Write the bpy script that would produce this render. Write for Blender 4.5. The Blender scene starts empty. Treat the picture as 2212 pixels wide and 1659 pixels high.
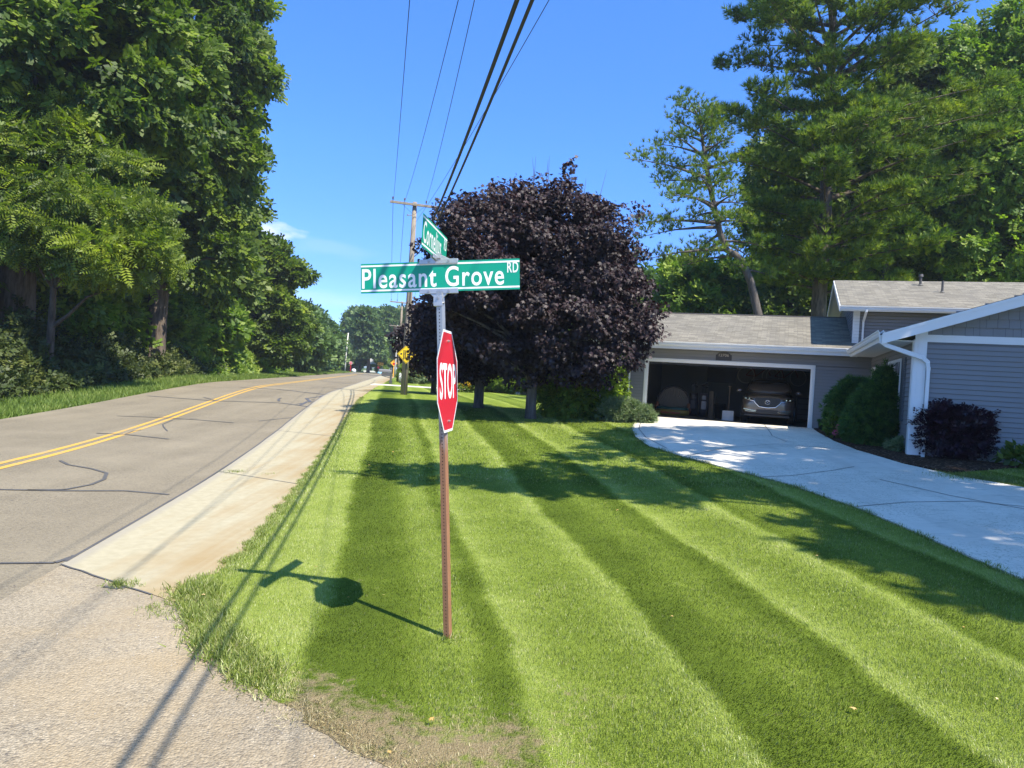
import bpy, bmesh, math, random
import numpy as np
from mathutils import Vector, Matrix
rad = math.radians
SC = bpy.context.scene
COL = SC.collection
rng = np.random.default_rng(7)
random.seed(7)

# ------------------------------------------------------------------ camera
F, CX, CY = 1600., 1106., 829.5            # focal length and centre for a 2212 px wide picture
RHO, PIT = rad(3.43), rad(-0.63)
FW = np.array([0, math.cos(PIT), math.sin(PIT)])
_r0 = np.array([1., 0, 0]); _u0 = np.cross(_r0, FW)
RV = math.cos(RHO)*_r0 + math.sin(RHO)*_u0
UV = -math.sin(RHO)*_r0 + math.cos(RHO)*_u0
CAM = np.array([0, 0, 2.0])
cd = bpy.data.cameras.new('camera'); cam = bpy.data.objects.new('camera', cd); COL.objects.link(cam)
cd.sensor_width = 36; cd.lens = 36*F/2212; cd.clip_end = 6000; cd.clip_start = 0.05
M = Matrix.Identity(4)
for i in range(3):
    M[i][0] = RV[i]; M[i][1] = UV[i]; M[i][2] = -FW[i]; M[i][3] = CAM[i]
cam.matrix_world = M
SC.camera = cam

# ------------------------------------------------------------------ light
SUNV = Vector((0.485, -0.485, 1.0)).normalized()
EL = math.asin(SUNV.z); AZ = math.atan2(SUNV.x, SUNV.y)
w = bpy.data.worlds.new('World'); SC.world = w; w.use_nodes = True
wn = w.node_tree.nodes; wl = w.node_tree.links; wn.clear()
sky = wn.new('ShaderNodeTexSky'); sky.sky_type = 'NISHITA'; sky.sun_disc = False
sky.sun_elevation = EL; sky.sun_rotation = AZ
sky.air_density = 1.0; sky.dust_density = 0.05; sky.ozone_density = 3.0
bg = wn.new('ShaderNodeBackground'); bg.inputs[1].default_value = 0.15
wo = wn.new('ShaderNodeOutputWorld')
hs = wn.new('ShaderNodeHueSaturation'); hs.inputs['Saturation'].default_value = 1.25; hs.inputs['Hue'].default_value = 0.505
wl.new(sky.outputs[0], hs.inputs['Color'])
tc = wn.new('ShaderNodeTexCoord'); sp_ = wn.new('ShaderNodeSeparateXYZ'); wl.new(tc.outputs['Generated'], sp_.inputs[0])
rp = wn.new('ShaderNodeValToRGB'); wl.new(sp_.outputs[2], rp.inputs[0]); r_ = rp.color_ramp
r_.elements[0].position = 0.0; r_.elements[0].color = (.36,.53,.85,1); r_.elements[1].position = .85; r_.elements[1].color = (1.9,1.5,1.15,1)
e_ = r_.elements.new(.12); e_.color = (.40,.52,.90,1); e_ = r_.elements.new(.28); e_.color = (.58,.71,1.0,1); e_ = r_.elements.new(.5); e_.color = (.80,.88,1.05,1); e_ = r_.elements.new(.62); e_.color = (1.7,1.4,1.12,1)  # top stops brighten and warm the unseen sky, added to warm the shade
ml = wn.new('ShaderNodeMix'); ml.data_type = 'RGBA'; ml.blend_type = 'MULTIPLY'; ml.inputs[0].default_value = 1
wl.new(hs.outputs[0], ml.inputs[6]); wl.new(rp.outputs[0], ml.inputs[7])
# two wisps of cloud low over the road: falloff round a direction times stretched noise
def wisp(prev, direction, size, strength, seed):
    d = Vector(direction).normalized()
    sb = wn.new('ShaderNodeVectorMath'); sb.operation = 'SUBTRACT'; wl.new(tc.outputs['Generated'], sb.inputs[0]); sb.inputs[1].default_value = d
    sc_ = wn.new('ShaderNodeVectorMath'); sc_.operation = 'MULTIPLY'; wl.new(sb.outputs[0], sc_.inputs[0]); sc_.inputs[1].default_value = (1/size[0], 1/size[0], 1/size[1])
    ln = wn.new('ShaderNodeVectorMath'); ln.operation = 'LENGTH'; wl.new(sc_.outputs[0], ln.inputs[0])
    nz = wn.new('ShaderNodeTexNoise'); nz.inputs['Scale'].default_value = 1.3; nz.inputs['Detail'].default_value = 5; wl.new(sc_.outputs[0], nz.inputs['Vector']); nz.noise_dimensions = '4D'; nz.inputs['W'].default_value = seed
    mr = wn.new('ShaderNodeMath'); mr.operation = 'SUBTRACT'; wl.new(nz.outputs[0], mr.inputs[0]); m3 = wn.new('ShaderNodeMath'); m3.operation = 'MULTIPLY'; m3.inputs[1].default_value = .55; wl.new(ln.outputs['Value'], m3.inputs[0]); wl.new(m3.outputs[0], mr.inputs[1])
    m2 = wn.new('ShaderNodeMapRange'); wl.new(mr.outputs[0], m2.inputs[0]); m2.inputs[1].default_value = 0; m2.inputs[2].default_value = .35; m2.inputs[4].default_value = strength
    mx = wn.new('ShaderNodeMix'); mx.data_type = 'RGBA'; wl.new(m2.outputs[0], mx.inputs[0]); wl.new(prev, mx.inputs[6]); mx.inputs[7].default_value = (3.9, 4.2, 4.7, 1); return mx.outputs[2]
def _ray(px, py): return FW + (px-CX)/F*RV + (CY-py)/F*UV
o_ = wisp(ml.outputs[2], _ray(582, 497), (.042, .016), .75, 1.0)
o_ = wisp(o_, _ray(705, 535), (.075, .014), .10, 4.0)
o_ = wisp(o_, _ray(640, 640), (.12, .018), .16, 7.0)
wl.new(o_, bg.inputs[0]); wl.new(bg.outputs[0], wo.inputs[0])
sd = bpy.data.lights.new('sun', 'SUN'); sd.energy = 4.6; sd.angle = rad(0.53); sd.color = (1, 0.93, 0.80)
so = bpy.data.objects.new('sun', sd); COL.objects.link(so)
so.rotation_euler = SUNV.to_track_quat('Z', 'Y').to_euler()
SC.view_settings.view_transform = 'Standard'; SC.view_settings.look = 'None'
SC.view_settings.exposure = 1.0; SC.view_settings.gamma = 1

# ------------------------------------------------------------------ terrain helpers
def H(x, y):
    s = y + 0.8*(x+7); t = np.clip((s-12)/21, 0, 1); return .8*t*t*(3-2*t)
def ray(px, py): return FW + (px-CX)/F*RV + (CY-py)/F*UV
def G(px, py):                              # ground point seen at a measured direction
    d = ray(px, py); t = 1.
    while t < 400:
        p = CAM + d*t
        if p[2] <= H(p[0], p[1]): break
        t += .02 if t < 60 else .1
    return float(p[0]), float(p[1])
def V(px, py, y):                           # point in that direction at depth y
    d = ray(px, py); p = CAM + d*(y/d[1]); return float(p[0]), float(p[1]), float(p[2])
def seam(y): return -4.1-.152*(y-6.9)
def grass_x(y): return -2.8-.150*(y-8.3)
def yellow(y): return -8.5-.152*(y-12.4)
def left_x(y):
    t = np.clip((y-18)/24, 0, 1); return yellow(y) - (4.1-1.3*t*t*(3-2*t))

# ------------------------------------------------------------------ object helpers
def tag(o, label=None, cat=None, group=None, kind=None):
    if label: o['label'] = label
    if cat: o['category'] = cat
    if group: o['group'] = group
    if kind: o['kind'] = kind
    return o
def empty(name, loc, rz=0, label=None, cat=None, group=None):
    o = bpy.data.objects.new(name, None); COL.objects.link(o)
    o.location = loc; o.rotation_euler = (0, 0, rz); o.empty_display_size = .2
    return tag(o, label, cat, group)
def link(name, me, mat=None, parent=None):
    o = bpy.data.objects.new(name, me); COL.objects.link(o)
    if mat is not None and not me.materials: me.materials.append(mat)
    if parent is not None: o.parent = parent
    return o
def dup(root, loc=None, rz=None, sc=None, label=None, group=None):
    r = root.copy(); COL.objects.link(r)
    if loc is not None: r.location = loc
    if rz is not None: r.rotation_euler = (0, 0, rz)
    if sc is not None: r.scale = sc if hasattr(sc, '__len__') else (sc, sc, sc)
    if label: r['label'] = label
    if group: r['group'] = group
    for ch in list(root.children):
        c = ch.copy(); COL.objects.link(c); c.parent = r
        for g in list(ch.children):
            k = g.copy(); COL.objects.link(k); k.parent = c
    return r

class MB:
    """collects verts and faces of one mesh"""
    def __init__(s): s.v = []; s.f = []
    def add(s, vs, fs):
        b = len(s.v); s.v += [tuple(map(float, p)) for p in vs]; s.f += [tuple(i+b for i in f) for f in fs]; return s
    def box(s, x0, x1, y0, y1, z0, z1):
        return s.add([(x0,y0,z0),(x1,y0,z0),(x1,y1,z0),(x0,y1,z0),(x0,y0,z1),(x1,y0,z1),(x1,y1,z1),(x0,y1,z1)],
                     [(0,3,2,1),(4,5,6,7),(0,1,5,4),(1,2,6,5),(2,3,7,6),(3,0,4,7)])
    def obox(s, c, ax, ay, az):             # oriented box: centre, three half vectors
        c, ax, ay, az = [Vector(k) for k in (c, ax, ay, az)]
        vs = [c+sx*ax+sy*ay+sz*az for sz in (-1,1) for sx, sy in ((-1,-1),(1,-1),(1,1),(-1,1))]
        return s.add(vs, [(0,3,2,1),(4,5,6,7),(0,1,5,4),(1,2,6,5),(2,3,7,6),(3,0,4,7)])
    def bar(s, a, b, w, h):                 # box beam between two points
        a, b = Vector(a), Vector(b); d = (b-a); l = d.length/2; d.normalize()
        up = Vector((0,0,1)) if abs(d.z) < .95 else Vector((0,1,0))
        x = d.cross(up).normalized(); z = x.cross(d)
        return s.obox((a+b)/2, d*l, x*w/2, z*h/2)
    def tube(s, pts, rs, n=8, caps=True):
        pts = [Vector(p) for p in pts]
        if not hasattr(rs, '__len__'): rs = [rs]*len(pts)
        rings = []; px = None
        for i, p in enumerate(pts):
            d = (pts[min(i+1, len(pts)-1)] - pts[max(i-1, 0)]).normalized()
            if px is None:
                px = d.cross(Vector((0,0,1)) if abs(d.z) < .9 else Vector((0,1,0))).normalized()
            else: px = (px - d*px.dot(d)).normalized()
            py = d.cross(px)
            rings.append([p + (px*math.cos(2*math.pi*k/n) + py*math.sin(2*math.pi*k/n))*rs[i] for k in range(n)])
        vs = [q for r in rings for q in r]; fs = []
        for i in range(len(pts)-1):
            for k in range(n):
                fs.append((i*n+k, i*n+(k+1)%n, (i+1)*n+(k+1)%n, (i+1)*n+k))
        if caps: fs += [tuple(range(n))[::-1], tuple(range((len(pts)-1)*n, len(pts)*n))]
        return s.add(vs, fs)
    def prism(s, poly, a, b):               # extrude a 2-D polygon: poly of (x,z), between y=a and y=b
        n = len(poly)
        vs = [(x, a, z) for x, z in poly] + [(x, b, z) for x, z in poly]
        return s.add(vs, [tuple(range(n)), tuple(range(2*n-1, n-1, -1))] + [(i, i+n, (i+1)%n+n, (i+1)%n) for i in range(n)])
    def lathe(s, prof, c=(0,0,0), n=16):
        vs = [(c[0]+r*math.cos(2*math.pi*k/n), c[1]+r*math.sin(2*math.pi*k/n), c[2]+z) for r, z in prof for k in range(n)]
        fs = [(i*n+k, i*n+(k+1)%n, (i+1)*n+(k+1)%n, (i+1)*n+k) for i in range(len(prof)-1) for k in range(n)]
        return s.add(vs, fs)
    def build(s, name, mat, parent=None, smooth=False, bevel=0):
        me = bpy.data.meshes.new(name); me.from_pydata(s.v, [], s.f); me.validate(); me.update()
        if smooth: me.polygons.foreach_set('use_smooth', [True]*len(me.polygons))
        o = link(name, me, mat, parent)
        if bevel:
            m = o.modifiers.new('bevel', 'BEVEL'); m.width = bevel; m.segments = 2; m.limit_method = 'ANGLE'
        return o

def bigmesh(name, verts, k, nfaces, loops, attrs, mat, parent=None):
    me = bpy.data.meshes.new(name)
    me.vertices.add(len(verts)); me.vertices.foreach_set('co', verts.astype(np.float32).ravel())
    me.loops.add(len(loops)); me.loops.foreach_set('vertex_index', loops.astype(np.int32))
    me.polygons.add(nfaces); me.polygons.foreach_set('loop_start', (np.arange(nfaces)*k).astype(np.int32))
    me.polygons.foreach_set('loop_total', np.full(nfaces, k, np.int32))
    me.update(calc_edges=True)
    for n_, a in attrs.items():
        at = me.attributes.new(n_, 'FLOAT', 'POINT'); at.data.foreach_set('value', a.astype(np.float32))
    return link(name, me, mat, parent)

def nrm(a): return a/np.maximum(np.linalg.norm(a, axis=-1, keepdims=True), 1e-9)
def scatter(name, tmpl, P, Y, N, S, mat, parent=None, extra=None):
    tv, tf = tmpl; tv = np.array(tv, float); tf = np.array(tf)
    Y = nrm(Y); N = nrm(N - (N*Y).sum(1, keepdims=True)*Y); X = np.cross(Y, N)
    S = np.broadcast_to(np.asarray(S, float), (len(P),))
    vs = P[:, None, :] + S[:, None, None]*(X[:, None, :]*tv[None, :, 0:1] + Y[:, None, :]*tv[None, :, 1:2] + N[:, None, :]*tv[None, :, 2:3])
    nv = len(tv); loops = (tf[None] + (np.arange(len(P))*nv)[:, None, None]).ravel()
    at = {'rnd': np.repeat(rng.random(len(P)), nv)}
    if extra is not None:
        for k_, a in extra.items(): at[k_] = np.repeat(a, nv)
    return bigmesh(name, vs.reshape(-1, 3), tf.shape[1], len(P)*len(tf), loops, at, mat, parent)

def drape(name, poly, dz, mat, res=1.0, skirt=0.0, attr=None, lens=1.0):
    bm = bmesh.new()
    bm.faces.new([bm.verts.new((x, y, 0)) for x, y in poly])
    xs = [p[0] for p in poly]; ys = [p[1] for p in poly]
    def cuts(a, b):
        out = []; t = a
        while t < b:
            t += res*max(1, abs(t)/25)*lens; out.append(t)
        return out
    for t in cuts(min(xs), max(xs)):
        bmesh.ops.bisect_plane(bm, geom=bm.verts[:]+bm.edges[:]+bm.faces[:], plane_co=(t,0,0), plane_no=(1,0,0))
    for t in cuts(min(ys), max(ys)):
        bmesh.ops.bisect_plane(bm, geom=bm.verts[:]+bm.edges[:]+bm.faces[:], plane_co=(0,t,0), plane_no=(0,1,0))
    for v in bm.verts: v.co.z = float(H(v.co.x, v.co.y)) + dz
    bm.normal_update()
    if bm.faces and sum(f.normal.z for f in bm.faces) < 0: bmesh.ops.reverse_faces(bm, faces=bm.faces[:])
    if skirt:
        ed = [e for e in bm.edges if len(e.link_faces) == 1]
        r = bmesh.ops.extrude_edge_only(bm, edges=ed)
        for v in r['geom']:
            if isinstance(v, bmesh.types.BMVert): v.co.z -= skirt
    me = bpy.data.meshes.new(name); bm.to_mesh(me); bm.free()
    if attr:
        co = np.zeros(len(me.vertices)*3); me.vertices.foreach_get('co', co); co = co.reshape(-1, 3)
        for n_, fn in attr.items():
            a = me.attributes.new(n_, 'FLOAT', 'POINT'); a.data.foreach_set('value', fn(co).astype(np.float32))
    return link(name, me, mat)
def inside(poly, x, y):
    r = np.zeros(np.shape(x), bool); n = len(poly)
    for i in range(n):
        x1, y1 = poly[i]; x2, y2 = poly[(i+1) % n]
        c = ((y1 > y) != (y2 > y)) & (x < (x2-x1)*(y-y1)/((y2-y1) if y2 != y1 else 1e-9)+x1)
        r ^= c
    return r

# ------------------------------------------------------------------ materials
class NT:
    def __init__(s, name):
        s.m = bpy.data.materials.new(name); s.m.use_nodes = True; s.t = s.m.node_tree; s.t.nodes.clear()
        s.out = s.t.nodes.new('ShaderNodeOutputMaterial')
    def n(s, typ, ins=None, **props):
        nd = s.t.nodes.new(typ)
        for k, v in props.items(): setattr(nd, k, v)
        for k, v in (ins or {}).items():
            if isinstance(v, bpy.types.NodeSocket): s.t.links.new(v, nd.inputs[k])
            else: nd.inputs[k].default_value = v
        return nd
    def noise(s, scale, detail=4, vec=None, rough=.55, dist=0):
        ins = {'Scale': scale, 'Detail': detail, 'Roughness': rough, 'Distortion': dist}
        if vec is not None: ins['Vector'] = vec
        return s.n('ShaderNodeTexNoise', ins).outputs['Fac']
    def pos(s): return s.n('ShaderNodeNewGeometry').outputs['Position']
    def obj(s): return s.n('ShaderNodeTexCoord').outputs['Object']
    def mapv(s, vec, scale=(1,1,1), rot=(0,0,0)):
        return s.n('ShaderNodeMapping', {'Vector': vec, 'Scale': scale, 'Rotation': rot}).outputs[0]
    def ramp(s, fac, stops, interp='LINEAR'):
        nd = s.n('ShaderNodeValToRGB', {'Fac': fac}); r = nd.color_ramp; r.interpolation = interp
        while len(r.elements) < len(stops): r.elements.new(.5)
        for e, (p, c) in zip(r.elements, stops):
            e.position = p; e.color = (c, c, c, 1) if not hasattr(c, '__len__') else (*c, 1)
        return nd.outputs[0]
    def mix(s, fac, a, b, mode='MIX'):
        nd = s.t.nodes.new('ShaderNodeMix'); nd.data_type = 'RGBA'; nd.blend_type = mode
        for k, v in ((0, fac), (6, a), (7, b)):
            if isinstance(v, bpy.types.NodeSocket): s.t.links.new(v, nd.inputs[k])
            else: nd.inputs[k].default_value = v if k == 0 else ((*v, 1) if len(v) == 3 else v)
        return nd.outputs[2]
    def math(s, op, a, b=0.0, c=None):
        nd = s.t.nodes.new('ShaderNodeMath'); nd.operation = op
        for k, v in ((0, a), (1, b), (2, c)):
            if v is None: continue
            if isinstance(v, bpy.types.NodeSocket): s.t.links.new(v, nd.inputs[k])
            else: nd.inputs[k].default_value = v
        return nd.outputs[0]
    def attr(s, name): return s.n('ShaderNodeAttribute', attribute_name=name).outputs['Fac']
    def bump(s, h, strength=.4, dist=.01):
        return s.n('ShaderNodeBump', {'Height': h, 'Strength': strength, 'Distance': dist}).outputs[0]
    def bsdf(s, col, rough=.6, metal=0, normal=None, spec=.5, coat=0):
        ins = {'Base Color': col if isinstance(col, bpy.types.NodeSocket) else (*col, 1), 'Roughness': rough, 'Metallic': metal,
               'Specular IOR Level': spec, 'Coat Weight': coat}
        if normal is not None: ins['Normal'] = normal
        b = s.n('ShaderNodeBsdfPrincipled', ins)
        s.t.links.new(b.outputs[0], s.out.inputs[0]); return s.m

def plain(name, col, rough=.6, metal=0, var=.12, scale=6, coat=0, spec=.5, bump=0):
    t = NT(name); o = t.obj(); f = t.noise(scale, 5, o)
    c = t.mix(f, tuple(k*(1-var) for k in col), tuple(min(1, k*(1+var)) for k in col))
    nb = t.bump(t.noise(scale*12, 4, o), .3, bump) if bump else None
    return t.bsdf(c, rough, metal, nb, spec, coat)

def leafmat(name, cols, trans=.35, rough=.55, gloss=.022, tint=(1.0,1.15,.55)):
    t = NT(name); r = t.attr('rnd'); k_ = 1.4 if 'leaf' in name or 'needles' in name or 'grass' in name else 1.0
    if 'purple' in name: k_ = 1.15
    cols = [(c_[0]*k_*1.12 if k_ == 1.4 else c_[0]*k_, c_[1]*k_, c_[2]*k_*(.85 if k_ == 1.4 else 1)) for c_ in cols]
    big = t.noise(.35, 3, t.pos())
    f = t.math('ADD', t.math('MULTIPLY', r, .65), t.math('MULTIPLY', t.math('SUBTRACT', big, .32), .9))
    c = t.ramp(f, [(i/(len(cols)-1), k) for i, k in enumerate(cols)])
    d = t.n('ShaderNodeBsdfDiffuse', {'Color': c})
    tr = t.n('ShaderNodeBsdfTranslucent', {'Color': t.mix(1.0, c, tuple(tint), 'MULTIPLY')})
    m1 = t.n('ShaderNodeMixShader', {0: trans, 1: d.outputs[0], 2: tr.outputs[0]})
    g = t.n('ShaderNodeBsdfGlossy', {'Color': (1,1,1,1), 'Roughness': rough})
    m2 = t.n('ShaderNodeMixShader', {0: gloss, 1: m1.outputs[0], 2: g.outputs[0]})
    t.t.links.new(m2.outputs[0], t.out.inputs[0]); return t.m

def barkmat(name, a, b, sc=8):
    t = NT(name); o = t.pos(); v = t.mapv(o, (1,1,.18)); n1 = t.noise(sc, 6, v, .65)
    return t.bsdf(t.mix(t.ramp(n1, [(.35,0),(.65,1)]), a, b), .9, 0, t.bump(n1, .8, .03), .2)

# lawn
STR0, STRP = -0.45, 1.363
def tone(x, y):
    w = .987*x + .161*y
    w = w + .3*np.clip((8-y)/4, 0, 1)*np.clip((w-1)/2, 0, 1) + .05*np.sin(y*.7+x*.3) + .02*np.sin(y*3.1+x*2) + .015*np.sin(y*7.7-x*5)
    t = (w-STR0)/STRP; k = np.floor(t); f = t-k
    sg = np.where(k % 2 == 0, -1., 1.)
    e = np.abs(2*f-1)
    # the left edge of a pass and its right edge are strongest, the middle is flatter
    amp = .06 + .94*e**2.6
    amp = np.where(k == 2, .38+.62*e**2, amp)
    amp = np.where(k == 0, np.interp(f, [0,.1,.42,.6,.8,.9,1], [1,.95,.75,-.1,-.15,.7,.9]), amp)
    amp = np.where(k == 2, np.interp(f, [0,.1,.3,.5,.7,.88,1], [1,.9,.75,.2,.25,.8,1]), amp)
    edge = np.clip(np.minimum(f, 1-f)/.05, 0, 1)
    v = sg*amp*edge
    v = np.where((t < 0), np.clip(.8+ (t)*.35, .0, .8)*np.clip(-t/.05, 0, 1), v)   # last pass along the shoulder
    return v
def dry(x, y):                              # sun-burnt corner by the road
    d = (3.55 + .16*np.sin(x*2.1) - y) ; r = np.exp(-(((x+1.0)/1.9)**2))
    return np.clip((4.95 + .25*np.sin(3*x) - y)*1.1, 0, 1)*np.clip(1.1-(x+.9)/1.7, .0, 1)*np.clip((x+1.7)/.6, 0, 1)
def lawnmat(name, blade):
    t = NT(name); p = t.pos(); tn = t.attr('tone'); dr = t.attr('dry')
    n1 = t.noise(1.2, 5, p, .6); n2 = t.noise(14, 4, p); n3 = t.noise(90, 3, p)
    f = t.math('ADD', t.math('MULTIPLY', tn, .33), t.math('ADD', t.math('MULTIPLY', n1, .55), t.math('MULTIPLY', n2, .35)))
    f = t.math('ADD', f, .0)
    if blade: f = t.math('ADD', f, t.math('MULTIPLY', t.math('SUBTRACT', t.attr('rnd'), .5), .75))
    else: f = t.math('ADD', f, t.math('MULTIPLY', t.math('SUBTRACT', n3, .5), .9))
    c = t.ramp(f, [(0,(.066,.100,.010)), (.3,(.120,.172,.017)), (.55,(.205,.268,.036)), (.8,(.315,.375,.080)), (1,(.45,.48,.17))])
    dn = t.math('ADD', dr, t.math('MULTIPLY', t.math('SUBTRACT', n1, .5), 1.5))
    dn = t.math('ADD', dn, t.math('MULTIPLY', t.math('SUBTRACT', n2, .5), 1.2))
    if blade: dn = t.math('ADD', dn, t.math('MULTIPLY', t.math('SUBTRACT', t.attr('rnd'), .5), .6))
    dc = t.mix(n3, (.175,.128,.068), (.37,.30,.17)) if not blade else t.mix(t.attr('rnd'), (.30,.23,.10), (.66,.57,.32))
    c = t.mix(t.ramp(dn, [(.35,0),(.7,1)]), c, dc)
    # stray yellowed blades all over
    if blade: c = t.mix(t.ramp(t.attr('rnd'), [(.90,0),(.93,.8)]), c, (.40,.38,.16))
    if blade:
        d = t.n('ShaderNodeBsdfDiffuse', {'Color': c}); tr = t.n('ShaderNodeBsdfTranslucent', {'Color': c})
        m1 = t.n('ShaderNodeMixShader', {0: .3, 1: d.outputs[0], 2: tr.outputs[0]})
        g = t.n('ShaderNodeBsdfGlossy', {'Roughness': .45}); m2 = t.n('ShaderNodeMixShader', {0: .05, 1: m1.outputs[0], 2: g.outputs[0]})
        t.t.links.new(m2.outputs[0], t.out.inputs[0]); return t.m
    return t.bsdf(c, .9, 0, t.bump(n3, .9, .03), .1)
M_LAWN = lawnmat('lawn_turf', False); M_BLADE = lawnmat('grass_blade', True)

def groundmat():
    t = NT('rough_ground'); p = t.pos(); a = t.noise(.25, 5, p); b = t.noise(3, 5, p); c3 = t.noise(25, 4, p)
    c = t.mix(t.ramp(a, [(.4,0),(.65,1)]), (.06,.10,.022), (.11,.17,.04))
    c = t.mix(t.ramp(b, [(.5,0),(.8,.6)]), c, (.17,.15,.08))
    c = t.mix(t.math('MULTIPLY', c3, .5), c, (.05,.07,.02))
    return t.bsdf(c, .95, 0, t.bump(c3, .8, .05), .1)
M_GROUND = groundmat()

def asphaltmat(name, base, light, tan=.0, gravel=0.):
    t = NT(name); p = t.pos()
    v = t.n('ShaderNodeTexVoronoi', {'Vector': p, 'Scale': 62.0, 'Randomness': 1.0}); vd = v.outputs['Distance']; vc = t.n('ShaderNodeSeparateColor', {0: v.outputs['Color']}).outputs[0]
    fine = t.noise(140, 3, p); mid = t.noise(5, 5, p); big = t.noise(.45, 5, p, .6)
    along = t.noise(1.0, 4, t.mapv(p, (1.1, .10, 1), (0, 0, rad(-8.7))))
    c = t.mix(t.ramp(vc, [(.1,0),(.9,1)]), base, light)
    c = t.mix(t.ramp(fine, [(.35,0),(.65,1)]), t.mix(1.0, c, (.60,.60,.60), 'MULTIPLY'), c)
    c = t.mix(t.ramp(t.noise(34, 4, p, .7), [(.38,.30),(.62,0)]), c, (.08,.072,.06))
    c = t.mix(t.ramp(vc, [(.0,1),(.06,0)]), c, (.09,.08,.075))
    c = t.mix(t.math('MULTIPLY', t.ramp(big, [(.35,0),(.7,1)]), .45), c, light)
    c = t.mix(t.math('MULTIPLY', t.ramp(along, [(.42,0),(.7,1)]), .28), c, tuple(k*.72 for k in base))
    wp = t.ramp(t.noise(.8, 3, t.mapv(p, (1.6, .03, 1), (0, 0, rad(-8.7)))), [(.40,0),(.62,1)]); c = t.mix(t.math('MULTIPLY', wp, .30), c, t.mix(1.0, c, (.74,.73,.72), 'MULTIPLY'))
    spt = t.ramp(t.noise(7, 3, p, .5), [(.68,0),(.72,1)]); c = t.mix(t.math('MULTIPLY', spt, .25), c, (.10,.09,.075))
    if tan:
        c = t.mix(t.math('MULTIPLY', t.ramp(t.noise(.75, 6, p, .65), [(.45,0),(.68,1)]), tan), c, (.35,.265,.155))
    c = t.mix(t.math('MULTIPLY', t.ramp(mid, [(.6,0),(.75,1)]), .12), c, (.1,.09,.08))
    h = t.math('ADD', t.math('MULTIPLY', vd, -1.0), t.math('MULTIPLY', fine, .3))
    return t.bsdf(c, .88, 0, t.bump(h, .55+gravel, .012), .25)
M_ROAD = asphaltmat('road_asphalt', (.235,.198,.138), (.34,.288,.203))
M_SIDE = asphaltmat('side_road_chipseal', (.275,.228,.162), (.50,.42,.30), .70, .35)

def concretemat():
    t = NT('shoulder_concrete'); p = t.pos(); ac = t.attr('across')
    al = t.noise(2.2, 5, t.mapv(p, (2.6, .07, 1), (0,0,rad(-8.6))), .6)
    al2 = t.noise(3.0, 4, t.mapv(p, (.35, 2.4, 1), (0,0,rad(-8.6))), .6)
    n = t.noise(.5, 5, p); fine = t.noise(120, 3, p); m = t.noise(9, 5, p)
    c = t.mix(t.ramp(m, [(.3,0),(.7,1)]), (.345,.305,.205), (.405,.36,.25))
    st = t.math('ADD', t.math('MULTIPLY', ac, .75), t.math('ADD', t.math('MULTIPLY', t.math('SUBTRACT', al, .5), 1.3), t.math('MULTIPLY', t.math('SUBTRACT', n, .5), 1.5)))
    c = t.mix(t.math('MULTIPLY', t.ramp(st, [(.24,0),(.95,1)]), .92), c, (.30,.21,.10))
    c = t.mix(t.math('MULTIPLY', t.ramp(al2, [(.6,0),(.8,1)]), .35), c, (.40,.34,.225))
    c = t.mix(t.math('MULTIPLY', t.ramp(al, [(.25,1),(.42,0)]), .35), c, (.25,.205,.145))
    c = t.mix(t.ramp(ac, [(.04,.7),(.09,.0)]), c, (.30,.27,.22))
    return t.bsdf(c, .9, 0, t.bump(fine, .3, .006), .2)
M_CONC = concretemat()
def drivemat():
    t = NT('driveway_concrete'); p = t.pos(); n = t.noise(.7, 6, p, .65); s = t.noise(3.2, 6, t.mapv(p, (.8,3.2,1), (0,0,rad(20))), .7); f = t.noise(90, 3, p)
    c = t.mix(t.ramp(n, [(.35,0),(.65,1)]), (.62,.575,.50), (.74,.69,.61))
    c = t.mix(t.math('MULTIPLY', t.ramp(s, [(.55,0),(.66,1)]), .55), c, (.38,.38,.33))
    deb = t.math('MULTIPLY', t.ramp(t.noise(28, 3, p, .7), [(.57,0),(.62,1)]), t.ramp(t.noise(.55, 3, p), [(.42,0),(.58,1)]))
    c = t.mix(t.math('MULTIPLY', deb, .7), c, (.17,.19,.09))
    tm_ = t.noise(1.0, 5, t.mapv(p, (3.2,.45,1), (0,0,rad(-20))), .6); c = t.mix(t.math('MULTIPLY', t.ramp(tm_, [(.5,0),(.72,1)]), .30), c, (.36,.34,.30))
    return t.bsdf(c, .85, 0, t.bump(f, .25, .006), .25)
M_DRIVE = drivemat()
def mulchmat():
    t = NT('mulch_chips'); p = t.pos(); v = t.n('ShaderNodeTexVoronoi', {'Vector': t.mapv(p, (1,1.7,1)), 'Scale': 26.0}); r = t.n('ShaderNodeSeparateColor', {0: v.outputs['Color']}).outputs[0]
    c = t.ramp(r, [(0,(.025,.014,.009)),(.6,(.07,.038,.022)),(.93,(.13,.08,.05)),(1,(.35,.27,.2))])
    return t.bsdf(c, .95, 0, t.bump(v.outputs['Distance'], .9, .04), .1)
M_MULCH = mulchmat()
def yelmat():
    t = NT('worn_yellow_road_paint'); p = t.pos(); n = t.noise(22, 5, p, .7); a = t.noise(1.1, 4, p)
    c = t.mix(n, (.50,.29,.05), (.66,.39,.07)); w_ = t.ramp(t.math('ADD', n, t.math('MULTIPLY', t.math('SUBTRACT', a, .5), .5)), [(.50,0),(.62,.75)])
    return t.bsdf(t.mix(w_, c, (.30,.25,.175)), .8, 0, None, .2)
M_YEL = yelmat()
M_TAR = plain('tar_sealant', (.10,.095,.095), .55, 0, .35, 14)

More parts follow.
